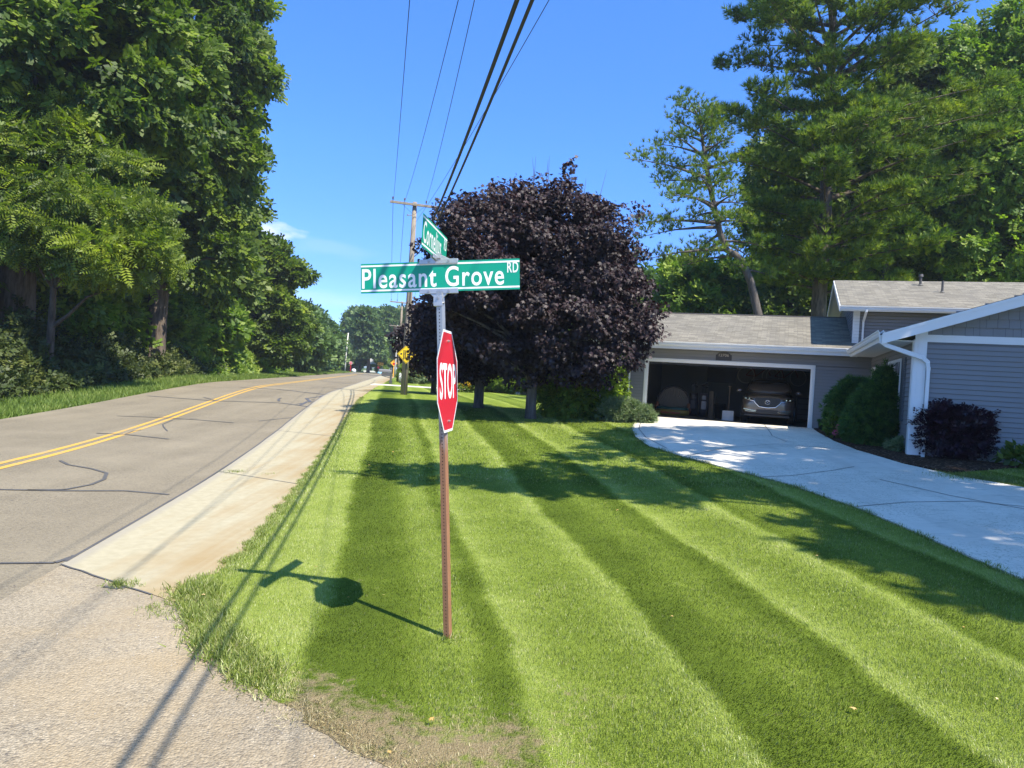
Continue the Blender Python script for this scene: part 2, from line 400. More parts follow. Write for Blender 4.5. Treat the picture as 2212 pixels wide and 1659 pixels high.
def roofmat():
    t = NT('asphalt_shingles'); uv = t.n('ShaderNodeTexCoord').outputs['UV']
    b = t.n('ShaderNodeTexBrick', {'Vector': uv, 'Color1': (.135,.124,.100,1), 'Color2': (.265,.244,.200,1), 'Mortar': (.12,.11,.10,1), 'Scale': 1.0, 'Mortar Size': .007, 'Bias': -.1, 'Brick Width': .30, 'Row Height': .14}, offset=.37, squash=1.0)
    st = t.noise(1.0, 5, t.mapv(uv, (1.3,.35,1)), .6)
    c = t.mix(t.math('MULTIPLY', t.ramp(st, [(.45,0),(.72,1)]), .55), b.outputs[0], (.10,.095,.09))
    g = t.noise(120, 2, uv)
    c = t.mix(t.math('MULTIPLY', g, .4), c, (.30,.28,.25))
    return t.bsdf(c, .95, 0, t.bump(b.outputs['Fac'], .9, -.02), .15)
M_ROOF = roofmat()
M_SIDING = plain('grey_vinyl_siding', (.225,.222,.224), .55, 0, .06, 2, bump=.001)
M_SHAKE = plain('grey_shake_siding', (.225,.226,.232), .65, 0, .12, 3, bump=.003)
M_WHITE = plain('white_trim_paint', (.78,.78,.77), .45, 0, .05, 3)
M_SOFFIT = plain('white_soffit', (.72,.72,.70), .6, 0, .05, 3)
def glassmat(name='window_glass', base=(.03,.035,.04)):
    t = NT(name); return t.bsdf(base, .04, 0, None, .9)
M_GLASS = glassmat()
M_DARKGLASS = glassmat('tinted_glass', (.012,.013,.015))
M_GREEN = plain('green_reflective_sheeting', (.0,.30,.185), .42, 0, .05, 30)
M_RED = plain('red_reflective_sheeting', (.62,.010,.028), .38, 0, .05, 30)
M_WSHEET = plain('white_reflective_sheeting', (.84,.85,.84), .45, 0, .02, 30)
M_YSIGN = plain('yellow_reflective_sheeting', (.95,.62,.01), .45, 0, .04, 30)
M_OSIGN = plain('orange_reflective_sheeting', (.95,.48,.03), .45, 0, .04, 30)
M_BLK = plain('black_sign_ink', (.02,.02,.02), .6, 0, .1, 30)
M_ALU = plain('galvanised_metal', (.50,.51,.52), .42, .75, .14, 22)
M_STEEL = plain('dull_bolt_steel', (.42,.41,.40), .4, .8, .2, 60)
def postmat():
    t = NT('rusting_galvanised_post'); p = t.obj(); z = t.n('ShaderNodeSeparateXYZ', {0: p}).outputs[2]
    n = t.noise(7, 6, t.mapv(p, (6,6,1)), .6); f = t.math('ADD', z, t.math('MULTIPLY', t.math('SUBTRACT', n, .5), .6))
    k = t.ramp(t.math('DIVIDE', f, 3.0), [(.46,1),(.60,0)])
    c = t.mix(k, (.47,.48,.49), t.mix(n, (.20,.085,.040), (.36,.185,.10)))
    m = t.math('MULTIPLY', t.math('SUBTRACT', 1.0, k), .7)
    b = t.n('ShaderNodeBsdfPrincipled', {'Base Color': c, 'Metallic': m, 'Roughness': .5})
    t.t.links.new(b.outputs[0], t.out.inputs[0]); return t.m
M_POST = postmat()
def polemat():
    t = NT('weathered_pole_wood'); p = t.obj(); a = t.noise(5, 6, t.mapv(p, (9,9,.35)), .65); b = t.noise(1.2, 4, p)
    c = t.mix(t.ramp(a, [(.3,0),(.7,1)]), (.16,.125,.09), (.37,.31,.235)); c = t.mix(t.math('MULTIPLY', b, .5), c, (.32,.30,.26))
    return t.bsdf(c, .9, 0, t.bump(a, .7, .02), .15)
M_POLE = polemat()
M_WIRE = plain('black_cable', (.03,.03,.032), .6)
M_BARK = barkmat('brown_bark', (.055,.042,.032), (.17,.135,.105))
M_BARKG = barkmat('grey_bark', (.06,.052,.045), (.16,.14,.12))
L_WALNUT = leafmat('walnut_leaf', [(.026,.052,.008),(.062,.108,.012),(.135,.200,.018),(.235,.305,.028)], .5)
L_WALD = leafmat('dark_walnut_leaf', [(.018,.042,.007),(.044,.088,.011),(.095,.160,.016),(.185,.260,.024)], .46)  # darker leaf colour for the old walnut, the tall tree and the locust
L_GREEN = leafmat('green_leaf', [(.024,.052,.012),(.050,.095,.018),(.088,.145,.024),(.15,.21,.035)], .45)
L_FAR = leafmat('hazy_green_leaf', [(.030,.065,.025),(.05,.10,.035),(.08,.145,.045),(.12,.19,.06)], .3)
L_LIGHT = leafmat('light_green_leaf', [(.04,.09,.014),(.085,.165,.022),(.16,.25,.035),(.26,.34,.06)], .5)
L_MAPLE = leafmat('purple_maple_leaf', [(.008,.004,.006),(.014,.007,.009),(.028,.015,.018),(.070,.044,.046)], .14, .55, .03, (1.5,.5,.6))
L_PINE = leafmat('pine_needles', [(.022,.056,.014),(.058,.115,.020),(.130,.200,.024),(.25,.31,.034)], .38)
L_YEW = leafmat('yew_needles', [(.012,.042,.012),(.030,.080,.018),(.055,.130,.026),(.09,.18,.035)], .25)
L_NINE = leafmat('dark_purple_shrub_leaf', [(.014,.006,.010),(.026,.010,.018),(.042,.016,.028),(.07,.035,.05)], .15, .4, .05, (1.4,.5,.7))
L_GREY = leafmat('grey_green_leaf', [(.06,.10,.055),(.10,.16,.085),(.15,.21,.12),(.2,.26,.16)], .3)
L_RED = leafmat('reddish_leaf', [(.10,.06,.02),(.16,.08,.03),(.20,.10,.04),(.10,.15,.03)], .3)
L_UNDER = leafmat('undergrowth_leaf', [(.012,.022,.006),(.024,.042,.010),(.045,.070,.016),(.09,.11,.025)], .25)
L_BRUSH = leafmat('dry_brush_stem', [(.05,.04,.02),(.09,.06,.03),(.12,.075,.04),(.07,.09,.025)], .2)
P_PINK = leafmat('pink_petal', [(.45,.05,.12),(.6,.10,.2),(.7,.16,.25),(.75,.25,.3)], .3, tint=(1,.7,.8))
P_YEL = leafmat('yellow_petal', [(.65,.38,.01),(.75,.48,.02),(.8,.55,.03),(.85,.62,.06)], .3, tint=(1,.9,.5))
P_PURP = leafmat('purple_petal', [(.20,.14,.45),(.28,.20,.55),(.4,.3,.65),(.6,.5,.75)], .3, tint=(.9,.8,1))
P_WHITE = leafmat('white_petal', [(.6,.58,.55),(.7,.68,.64),(.75,.74,.7),(.8,.8,.78)], .3, tint=(1,1,1))

# ------------------------------------------------------------------ setting: ground, roads, lawn
def ground():
    def axis(lo, hi):
        out = [0.]; t = 0.
        while t < hi: t += .8*max(1, abs(t)/22); out.append(t)
        neg = []; t = 0.
        while t > lo: t -= .8*max(1, abs(t)/22); neg.append(t)
        return np.array(neg[::-1]+out)
    xs = axis(-2500, 2500); ys = axis(-300, 3500)
    X, Y = np.meshgrid(xs, ys); Z = H(X, Y)-.07
    v = np.stack([X, Y, Z], -1).reshape(-1, 3); nx, ny = len(xs), len(ys)
    i = (np.arange(ny-1)[:, None]*nx + np.arange(nx-1)[None]).ravel()
    loops = np.stack([i, i+1, i+nx+1, i+nx], 1).ravel()
    o = bigmesh('ground', v, 4, len(i), loops, {}, M_GROUND); tag(o, kind='structure')
ground()
ys_r = [-14, -4] + list(np.arange(4, 152, 6.))
road_poly = [(seam(y), y) for y in ys_r] + [(left_x(y), y) for y in reversed(ys_r)]
tag(drape('road', road_poly, -.022, M_ROAD, 1.2), kind='structure')
tag(drape('crossing_road', [(-140, 166), (-140, 150), (-30, 150), (60, 142), (60, 158), (-30, 166)], -.016, M_ROAD, 3), kind='structure')
c_pts = [(-4.12, 6.93)] + [(seam(y)-.005, y) for y in np.arange(9, 116, 3.)]
ge = [(grass_x(y)+.02*math.sin(y*5)+.6*max(0, (y-44)/60), y) for y in np.arange(114, 7, -3.)]
conc_poly = c_pts + ge + [(-2.42, 7.3), (-2.30, 6.1), (-2.61, 6.02)]
tag(drape('concrete_shoulder', conc_poly, -.012, M_CONC, .7,
      attr={'across': lambda c: (c[:,0]-seam(c[:,1]))/1.7}), kind='structure')
# expansion joints across the shoulder
jb = MB()
for yj in (6.93, 12.95, 19.0, 25.1, 31.2, 37.2):
    a = (seam(yj), yj); b = (grass_x(yj-.8), yj-.9)
    if yj < 7: continue
    n_ = 8
    for i in range(n_):
        p = [a[0]+(b[0]-a[0])*i/n_, a[1]+(b[1]-a[1])*i/n_]; q = [a[0]+(b[0]-a[0])*(i+1)/n_, a[1]+(b[1]-a[1])*(i+1)/n_]
        jb.add([(p[0], p[1]-.012, H(*p)-.0075), (q[0], q[1]-.012, H(*q)-.0075), (q[0], q[1]+.012, H(*q)-.0075), (p[0], p[1]+.012, H(*p)-.0075)], [(0,1,2,3)])
tag(jb.build('concrete_joint', M_TAR), kind='structure')
side_poly = [(seam(-8)-.0, -8), (seam(6.93), 6.93), (-2.61, 6.02), (-2.45, 6.6), (-2.2, 6.3), (-1.5, 4.6), (0.4, 3.95), (2.5, 3.5), (30, 0.5), (60, -3), (60, -14), (0, -12)]
tag(drape('side_road', side_poly, -.017, M_SIDE, .8), kind='structure')

edge_px = [(398,1268), (406,1320), (428,1375), (452,1405), (505,1448), (560,1490), (640,1540), (700,1580)]
edge_px += [(760,1612), (830,1659)]
edge_w = [G(*p) for p in edge_px]
def lawn_left(y):
    ys = [3.0, 3.5] + [p[1] for p in edge_w[::-1]] + [7.6, 8.3]
    xs = [1.2, -.1] + [p[0] for p in edge_w[::-1]] + [grass_x(7.6)+.0, grass_x(8.3)]
    o = np.argsort(ys)
    base = np.where(y < 8.3, np.interp(y, np.array(ys)[o], np.array(xs)[o]), grass_x(y)+.6*np.maximum(0, (y-44)/60))
    return base + .035*np.sin(y*9.1)+.03*np.sin(y*23.7+1)
def lawn():
    ys = np.concatenate([np.arange(3.05, 12, .08), np.arange(12, 30, .18), np.arange(30, 60, .5), np.arange(60, 150, 2)])
    us = np.concatenate([np.linspace(0, 1, 150)**1.0*14, 14+np.linspace(0, 1, 30)[1:]**1.5*60])
    Y = np.repeat(ys[:, None], len(us), 1); X = lawn_left(ys)[:, None]+us[None]
    Z = H(X, Y) - .0145 + .0265*np.clip(us[None]/.35, 0, 1)
    v = np.stack([X, Y, Z], -1).reshape(-1, 3); nx, ny = len(us), len(ys)
    i = (np.arange(ny-1)[:, None]*nx + np.arange(nx-1)[None]).ravel()
    loops = np.stack([i, i+1, i+nx+1, i+nx], 1).ravel()
    x, y = v[:,0], v[:,1]
    o = bigmesh('lawn', v, 4, len(i), loops, {'tone': tone(x, y), 'dry': dry(x, y)}, M_LAWN); tag(o, kind='structure')
lawn()

dl = [(1388,904), (1370,916), (1365,928), (1373,946), (1400,965), (1480,990), (1590,1020), (1700,1048), (1850,1100), (1980,1155), (2100,1210), (2212,1258)]
dr_ = [(1757,929), (1770,938), (1800,955), (1850,975), (1950,1005), (2060,1030), (2212,1057)]
DL = [G(*p) for p in dl] + [(5.9, 4.5), (7.5, 1.0)]; DR = [G(*p) for p in dr_] + [(11.5, 9.0), (14.5, 2.0)]
HO = (4.932, 27.005); HA = rad(20)
def hw(u, v): return (HO[0]+u*math.cos(HA)+v*math.sin(HA), HO[1]-u*math.sin(HA)+v*math.cos(HA))
drive_poly = [hw(-.12, .25)] + DL + DR[::-1] + [hw(5.75, .25)]
tag(drape('driveway', drive_poly, .035, M_DRIVE, .8, .12), kind='structure')
# saw-cut joints and a crack over the driveway
jb = MB()
def groundline(mb, pts, wd, dz, n_=14):
    for (a, b) in zip(pts[:-1], pts[1:]):
        d = Vector((b[0]-a[0], b[1]-a[1])); L = d.length; d.normalize(); s = Vector((-d.y, d.x))*wd/2
        k = max(1, int(L/.35))
        for i in range(k):
            p = Vector(a)+(Vector(b)-Vector(a))*(i/k); q = Vector(a)+(Vector(b)-Vector(a))*((i+1)/k)
            vs = [p-s, q-s, q+s, p+s]; mb.add([(v.x, v.y, float(H(v.x, v.y))+dz) for v in vs], [(0,1,2,3)])
groundline(jb, [G(*p) for p in [(1845,1012), (1800,1020), (1710,1032), (1640,1035)]], .022, .0395)
groundline(jb, [G(*p) for p in [(1640,905), (1655,925), (1668,945), (1700,958)]], .022, .0395)
groundline(jb, [G(*p) for p in [(1385,910), (1380,930), (1395,948), (1440,972)]], .022, .0395)
groundline(jb, [G(*p) for p in [(1478,990), (1560,972), (1680,962), (1850,976)]], .02, .0395)
groundline(jb, [G(*p) for p in [(1850,1100), (1960,1090), (2100,1088), (2212,1100)]], .02, .0395)
groundline(jb, [G(*p) for p in [(1900,1040), (2050,1075), (2212,1105)]], .022, .0395)
tag(jb.build('driveway_joint', M_TAR), kind='structure')
# mulch bed along the house and its strip of grass
bed = [DR[0], DR[1], DR[2], DR[3], DR[4], G(2050,1024), G(2212,1012), (12.6, 13.6), hw(7.5, -8.3), hw(7.32, 0.1), hw(5.75, .1)]
tag(drape('mulch_bed', bed, .05, M_MULCH, .5, .1), kind='structure')
dr2 = [G(835,834), (8, 50.6), (30, 44), (30, 47.5), (8, 53.8), G(838,830)]
tag(drape('neighbour_driveway', [(seam(52)+1.2, 51), (-5, 51.2), (10, 50.0), (30, 46), (30, 49), (10, 53.2), (-5, 54.2), (seam(54)+1.2, 54.4)], .03, M_DRIVE, 2, .1), kind='structure')

# centre lines
yb = MB()
for off in (-.14, .14):
    ysl = list(np.arange(-10, 60, .8)) + list(np.arange(60, 136, 2.))
    for a, b in zip(ysl[:-1], ysl[1:]):
        wob = .0
        vs = [(yellow(a)+off-.065, a), (yellow(a)+off+.065, a), (yellow(b)+off+.065, b), (yellow(b)+off-.065, b)]
        yb.add([(x, y, float(H(x, y))-.017) for x, y in vs], [(0,1,2,3)])
tag(yb.build('centre_line', M_YEL), kind='structure')
# tar sealed cracks
tb = MB()
cracks = [([(0,1055),(140,1057),(270,1058),(365,1066)], .07), ([(132,993),(150,1002),(200,1010),(230,1020),(228,1033),(195,1045),(140,1055),(60,1056)], .06),
  ([(252,897),(333,900),(419,905),(505,912)], .06), ([(209,934),(274,937),(365,947)], .07), ([(270,937),(290,929),(306,927)], .05),
  ([(317,854),(467,865),(602,869),(671,878)], .09), ([(470,866),(440,857)], .06), ([(0,1213),(60,1213),(124,1212),(156,1199)], .05),
  ([(604,866),(602,861),(607,859)], .09), ([(650,874),(664,866),(672,868),(662,860),(690,856),(700,853)], .11), ([(655,870),(640,872)], .09), ([(681,862),(672,862)], .1),
  ([(360,930),(350,915),(375,905),(425,903)], .035), ([(170,1208),(160,1196)], .05),  ([(232,1262),(262,1268),(300,1256)], .05),
  ([(560,908),(640,900)], .05), ([(520,836),(600,840),(700,851)], .12), ([(690,822),(760,829)], .16)]
for pts, wd in cracks:
    q = [G(*p) for p in pts]; fine_ = []
    for a, b in zip(q[:-1], q[1:]):
        k = max(1, int(math.dist(a, b)/.5))
        for i in range(k):
            t_ = i/k; fine_.append((a[0]+(b[0]-a[0])*t_+random.uniform(-.02,.02), a[1]+(b[1]-a[1])*t_+random.uniform(-.02,.02)))
    fine_.append(q[-1]); groundline(tb, fine_, wd, -.0135)
sl = [(seam(y)-.02+random.uniform(-.01,.01), y) for y in np.arange(7.0, 60, .8)]
groundline(tb, sl, .035, -.0085)
sl = [(-4.12+(1.51)*t_, 6.915-.91*t_+.01*math.sin(t_*40)) for t_ in np.linspace(0, .8, 9)]
groundline(tb, sl, .022, -.0085)
tag(tb.build('tar_sealing', M_TAR), kind='structure')

# ------------------------------------------------------------------ grass blades
BL = ([(-.5,0,0), (.5,0,0), (.28,.55,.06), (0,1,.22)], [(0,1,2),(0,2,3)])
def blades(name, x, y, hgt, wid, label, mat=M_BLADE, lean=.5, zoff=0, lon=True):
    n = len(x); tn = tone(x, y)
    a = rng.random(n)*2*np.pi
    # mown passes lean away from (light) or towards (dark) the viewer
    ld = np.stack([-.16*np.ones(n), .98*np.ones(n)], 1)*(tn*.75)[:, None] if lon else np.zeros((n, 2))
    r = np.stack([np.cos(a), np.sin(a)], 1)*(rng.random(n)*lean)[:, None]
    Yd = np.stack([ld[:,0]+r[:,0], ld[:,1]+r[:,1], np.full(n, .75)], 1)
    b = rng.random(n)*2*np.pi
    N = np.stack([np.cos(b), np.sin(b), np.full(n, .2)], 1)
    P = np.stack([x, y, H(x, y)+zoff], 1)
    # template width scaled separately from length
    tv = np.array(BL[0], float); Y = nrm(Yd); N = nrm(N-(N*Y).sum(1, keepdims=True)*Y); X = np.cross(Y, N)
    vs = P[:,None,:] + X[:,None,:]*tv[None,:,0:1]*wid[:,None,None] + (Y[:,None,:]*tv[None,:,1:2] + N[:,None,:]*tv[None,:,2:3])*hgt[:,None,None]
    tf = np.array(BL[1]); loops = (tf[None]+(np.arange(n)*4)[:,None,None]).ravel()
    o = bigmesh(name, vs.reshape(-1,3), 3, n*2, loops, {'rnd': np.repeat(rng.random(n),4), 'tone': np.repeat(tn,4), 'dry': np.repeat(dry(x,y),4)}, mat)
    return tag(o, label, 'grass', kind='stuff')
def view_clip(x, y, m=1.08):
    return (np.abs(x/np.maximum(y, .1)) < .72*m)
def sample_lawn(n, y0, y1, p):
    y = (rng.random(n)*(y1**p-y0**p)+y0**p)**(1/p); x = (rng.random(n)*2-1)*y*.80
    k = (x > lawn_left(y)+.0) & ~inside(drive_poly, x, y) & ~inside(bed, x, y)
    return x[k], y[k]
x, y = sample_lawn(560000, 3.3, 13, .45)
dd = np.hypot(x, y); keep = rng.random(len(x)) > dry(x, y)*.2
bare = (dry(x, y) > .55) & (np.sin(x*5.3+1)*np.sin(y*6.1) + np.sin(x*11+y*7)*.5 > .2); keep &= ~(bare & (rng.random(len(x)) < .65)); x, y, dd = x[keep], y[keep], dd[keep]
blades('lawn_grass', x, y, rng.uniform(.016, .05, len(x))*(1+.01*dd)*(1-.3*dry(x,y))*(.85+.10*np.sin(x*3.1+np.sin(y*2.3)*2)*np.sin(y*2.7+np.sin(x*1.9)*2)), rng.uniform(.0022, .0042, len(x))*(1+dd*.10), 'short striped lawn grass')
x, y = sample_lawn(230000, 12.5, 27, .6); k = ~((x > 4.0) & (y > 26)); x, y = x[k], y[k]
blades('lawn_grass_beyond', x, y, rng.uniform(.03, .055, len(x)), rng.uniform(.010, .02, len(x)), 'short striped grass of the far lawn')
# coarse fringe along the shoulder, the corner and the driveway edge
def fringe(pts, n, wd, h, name, label, wid=(.004,.008)):
    pts = np.array(pts); L = np.r_[0, np.cumsum(np.hypot(*np.diff(pts, axis=0).T))]
    s = rng.random(n)*L[-1]; x = np.interp(s, L, pts[:,0]); y = np.interp(s, L, pts[:,1])
    cl = .5+.5*np.sin(s*7.3)*np.sin(s*2.9+1)
    x = x + rng.normal(0, wd, n) ; y = y + rng.normal(0, wd, n)
    return blades(name, x, y, rng.uniform(h*.5, h*1.3, n)*(.6+.7*cl), rng.uniform(*wid, n), label, lean=1.3, lon=False, zoff=-.01)
yy = np.arange(7.2, 30, .1)
fringe(np.stack([lawn_left(yy)+.03, yy], 1), 26000, .035, .04, 'shoulder_edge_grass', 'ragged grass edge along the concrete shoulder')
ed = [(p[0]+.10, p[1]+.05) for p in edge_w[:6]]
fringe(ed, 12000, .09, .070, 'corner_grass', 'long coarse grass tufts at the lawn corner', (.005,.009))
fringe(DL[1:], 16000, .035, .07, 'driveway_edge_grass', 'longer grass blades along the driveway edge')
fringe([G(2050,1030), G(2130,1040), G(2230,1048)], 9000, .22, .07, 'strip_grass', 'narrow grass strip between mulch bed and driveway')
def tuft(px, py, n, r, h):
    gx, gy = G(px, py); return gx+rng.normal(0, r, n), gy+rng.normal(0, r, n), rng.uniform(h*.4, h, n)
T = [tuft(*a) for a in [(270,1263,140,.07,.07),(255,1260,90,.05,.06),(330,1310,60,.04,.05),(392,1282,160,.12,.05),(378,1300,90,.08,.05),(345,1322,80,.06,.05),(455,1285,120,.1,.06),
   (500,1018,110,.10,.05),(515,1018,60,.06,.05),(585,1022,50,.08,.04),(430,1278,100,.1,.05),(600,1515,60,.07,.05),(650,1550,60,.06,.06),(838,1600,50,.04,.05),(967,1385,160,.05,.09),(1125,1090,30,.04,.06)]]
x = np.concatenate([t_[0] for t_ in T]); y = np.concatenate([t_[1] for t_ in T]); h_ = np.concatenate([t_[2] for t_ in T])
blades('weed_tufts', x, y, h_, rng.uniform(.003, .007, len(x)), 'weeds growing in the cracks of the pavement', lean=1.3, lon=False, zoff=-.012)
n = 26000; x = rng.uniform(-1.9, 1.6, n); y = rng.uniform(3.6, 5.2, n); k = (x > lawn_left(y)-.25*rng.random(n)**2) & (rng.random(n) < dry(x,y)+.30*(y < 4.3)) & (rng.random(n) < .35+.65*(np.sin(x*7+y*3)*np.sin(y*8-x*2) > -.1)); x, y = x[k], y[k]
tag(blades('dead_grass', x, y, rng.uniform(.012, .045, len(x)), rng.uniform(.002, .0045, len(x)), 'matted straw coloured dead grass at the lawn corner', lean=2.2, lon=False), kind='stuff')
# verge on the far side of the road
n = 90000; y = (rng.random(n)*(150**.5-17**.5)+17**.5)**2; x = left_x(y) - np.abs(rng.normal(0, 1, n))*(1.6+.02*y)
k = x < left_x(y)-.02; x, y = x[k], y[k]
M_VERGE = leafmat('verge_grass', [(.045,.085,.015),(.08,.14,.025),(.13,.21,.04),(.24,.27,.10)], .35)
blades('verge_grass', x, y, rng.uniform(.08, .26, len(x))*(1+.6*np.clip((left_x(y)-x)/3,0,1)), rng.uniform(.010, .022, len(x))*(1+y/60), 'long rough grass along the far road verge', M_VERGE, .9, -.05, False)

# loose stones on the side road
n = 2600; x = rng.uniform(-3.6, 1.8, n); y = rng.uniform(3.0, 6.6, n); k = (x < lawn_left(y)+.45) & (rng.random(n) < np.exp(-((lawn_left(y)-x)/.55)**2)+.06) & ((x < lawn_left(y)+.04) | (y < 4.6)); x, y = x[k], y[k]
oc = [(0,0,.6),(.5,0,.1),(0,.6,.1),(-.6,0,.1),(0,-.5,.1)]; of = [(0,1,2),(0,2,3),(0,3,4),(0,4,1)]
M_STONE = leafmat('loose_stone', [(.14,.12,.10),(.26,.23,.19),(.38,.34,.28),(.55,.51,.45)], 0.01, .8, .01)
n = len(x); tag(scatter('gravel', (oc, of), np.stack([x, y, H(x,y)-.017], 1), nrm(np.c_[rng.normal(size=(n,2)), np.zeros(n)]), np.tile([0,0,1.], (n,1)), rng.uniform(.005,.015,n), M_STONE), 'small loose stones at the road edge', 'gravel', kind='stuff')
# ------------------------------------------------------------------ street sign post
def text_mesh(name, s, x0, x1, z0, z1, mat, parent, y=-.004, off=.012, space=1.0, zkeep=None):
    """flat lettering on a panel that faces local -y, fitted into the box x0..x1, z0..z1"""
    cu = bpy.data.curves.new(name, 'FONT'); cu.body = s; cu.size = 1; cu.offset = off; cu.space_character = space; cu.resolution_u = 4
    to = bpy.data.objects.new(name, cu); COL.objects.link(to)
    me = bpy.data.meshes.new_from_object(to.evaluated_get(bpy.context.evaluated_depsgraph_get()))
    bpy.data.objects.remove(to); bpy.data.curves.remove(cu)
    co = np.array([v.co[:] for v in me.vertices]); a, b = co.min(0), co.max(0)
    for v in me.vertices:
        X = x0+(v.co.x-a[0])/(b[0]-a[0])*(x1-x0); Z = z0+(v.co.y-a[1])/(b[1]-a[1])*(z1-z0)
        v.co = (X, y, Z)
    me.name = name
    return link(name, me, mat, parent)

post = empty('stop_sign_post', (-.367, 5.54, -.0), rad(-6), 'tall perforated steel post with a red stop sign and two green street name blades', 'road sign')
post.rotation_euler = (rad(-1.2), rad(-4.7), 0)
def post_matrix(): 
    bpy.context.view_layer.update(); return post.matrix_world.copy()
pm = post_matrix(); pinv = pm.inverted()
PR = rad(-24)
def pole_tube():
    mb = MB(); w_ = .0235; Ht = 2.60; pit = .0254; n = int((Ht+.02)/pit)
    c, s = math.cos(PR), math.sin(PR)
    def T(x, y, z): return (x*c-y*s, x*s+y*c, z)
    # front wall with punched holes
    r = .0056; oct_ = [(r*math.cos(math.pi/8+k*math.pi/4), r*math.sin(math.pi/8+k*math.pi/4)) for k in range(8)]
    for i in range(n):
        z = .0+pit*(i+.5); h = pit/2
        vs = [T(-w_,-w_,z-h), T(w_,-w_,z-h), T(w_,-w_,z+h), T(-w_,-w_,z+h)] + [T(x,-w_,z+q) for x, q in oct_]
        # octagon verts start at 22.5 deg: 0,1 upper right/top, ... corner links
        fs = [(1,2,4,11), (2,5,4), (2,3,6,5), (3,7,6), (3,0,8,7), (0,9,8), (0,1,10,9), (1,11,10)]
        mb.add(vs, fs)
        mb.add([T(x,-w_,z+q) for x, q in oct_]+[T(x,-w_+.003,z+q) for x, q in oct_], [(k,(k+1)%8,8+(k+1)%8,8+k) for k in range(8)])
    for (x0,y0,x1,y1) in ((w_,-w_,w_,w_),(w_,w_,-w_,w_),(-w_,w_,-w_,-w_)):
        mb.add([T(x0,y0,-.2),T(x1,y1,-.2),T(x1,y1,Ht),T(x0,y0,Ht)], [(0,1,2,3)])
    mb.add([T(-w_,-w_,-.2),T(w_,-w_,-.2),T(w_,-w_,0),T(-w_,-w_,0)], [(0,1,2,3)])
    lin = MB(); q_ = .019; lin.add([T(a,c_,z) for z in (-.1, Ht-.01) for a, c_ in ((-q_,-q_),(q_,-q_),(q_,q_),(-q_,q_))], [(0,1,5,4),(1,2,6,5),(2,3,7,6),(3,0,4,7)]); lin.build('hole_shade_liner', M_BLK, post)  # black liner added inside the tube so the punched holes look shaded
    mb.build('post_tube', M_POST, post)
pole_tube()
def blade(name, centre, az, length, height, thick, word, wx, suffix, sx, roll=0):
    """green name blade; parent post, given in world, normal = local -y"""
    o = bpy.data.objects.new(name, None)
    mat = Matrix.Translation(centre) @ Matrix.Rotation(az, 4, 'Z') @ Matrix.Rotation(roll, 4, 'Y')
    L, h = length/2, height/2
    mb = MB(); mb.box(-L, L, -thick/2, thick/2, -h, h)
    panel = mb.build(name, M_GREEN, post); panel.matrix_parent_inverse = Matrix.Identity(4); panel.matrix_local = pinv @ mat
    for sgn in (-1,):
        b = MB(); y0 = sgn*(thick/2+.0006)
        for z in (h-.020, -h+.020): b.box(-L+.001, L-.001, y0-.0004, y0+.0004, z-.0065, z+.0065)
        b.build('border_stripe', M_WSHEET, panel)
    text_mesh('street_lettering', word, -L+wx[0]*length, -L+wx[1]*length, -h+wx[2]*height, -h+wx[3]*height, M_WSHEET, panel, -thick/2-.0012, .014, 1.12)
    text_mesh('suffix_lettering', suffix, -L+sx[0]*length, -L+sx[1]*length, -h+sx[2]*height, -h+sx[3]*height, M_WSHEET, panel, -thick/2-.0012, .012, 1.1)
    return panel, mat
PGC = (V(948, 597, 5.6)[0], 5.6, V(948, 597, 5.6)[2])
pg, pgm = blade('name_blade', PGC, rad(-9.5), 1.235, .228, .003, 'Pleasant Grove', (.008, .905, .155, .83), 'RD', (.925, .992, .55, .90), rad(-3.9))
cnc = V(941, 512, 5.55)
cn, cnm = blade('name_blade', (cnc[0], 5.55, 2.965), rad(90-5.2), .914, .228, .003, 'Cornelius', (.03, .74, .16, .84), 'RD', (.86, .975, .50, .88), 0)
cn['label'] = 'upper green blade seen edge-on reading Cornelius'; pg['label'] = 'lower green blade facing the camera reading Pleasant Grove'
# brackets
def bracket(name, mat, w_, zc, down):
    mb = MB(); mb.box(-w_/2, w_/2, -.012, -.004, zc-.018, zc+.018); mb.box(-w_/2, w_/2, .004, .012, zc-.018, zc+.018)
    if down:
        mb.prism([(-.07, zc-.016), (.07, zc-.016), (.036, zc-.05), (-.036, zc-.05)], -.006, .006)
        mb.box(-.034, .034, -.036, .036, zc-.115, zc-.036)
    else:
        mb.prism([(-.10, zc+.012), (.10, zc+.012), (.03, zc+.045), (-.03, zc+.045)], -.008, .008); mb.box(-.02, .02, -.02, .02, zc+.02, zc+.062)
    o = mb.build(name, M_ALU, post, bevel=.002); o.matrix_local = pinv @ mat
    def bolt(*a):
        b = MB(); b.tube(*a); b.build('bolt', M_STEEL, o)
    for x in (-w_*.26, w_*.26): bolt([(x,-.012,zc), (x,-.020,zc)], .009, 10)
    if down:
        bolt([(0,-.036,zc-.055), (0,-.046,zc-.055)], .009, 10)
        for x in (-.045, .045): bolt([(x,-.01,zc-.09), (math.copysign(.034,x),-.01,zc-.09)], .008, 8)
    return o
bracket('bracket', pgm, .30, -.112, True)
bracket('bracket', pgm, .30, .112, False)
b3 = MB(); b3.box(-.09, .09, -.012, -.004, -.130, -.098); b3.box(-.09, .09, .004, .012, -.130, -.098)
o3 = b3.build('bracket', M_ALU, post, bevel=.002); o3.matrix_local = pinv @ cnm
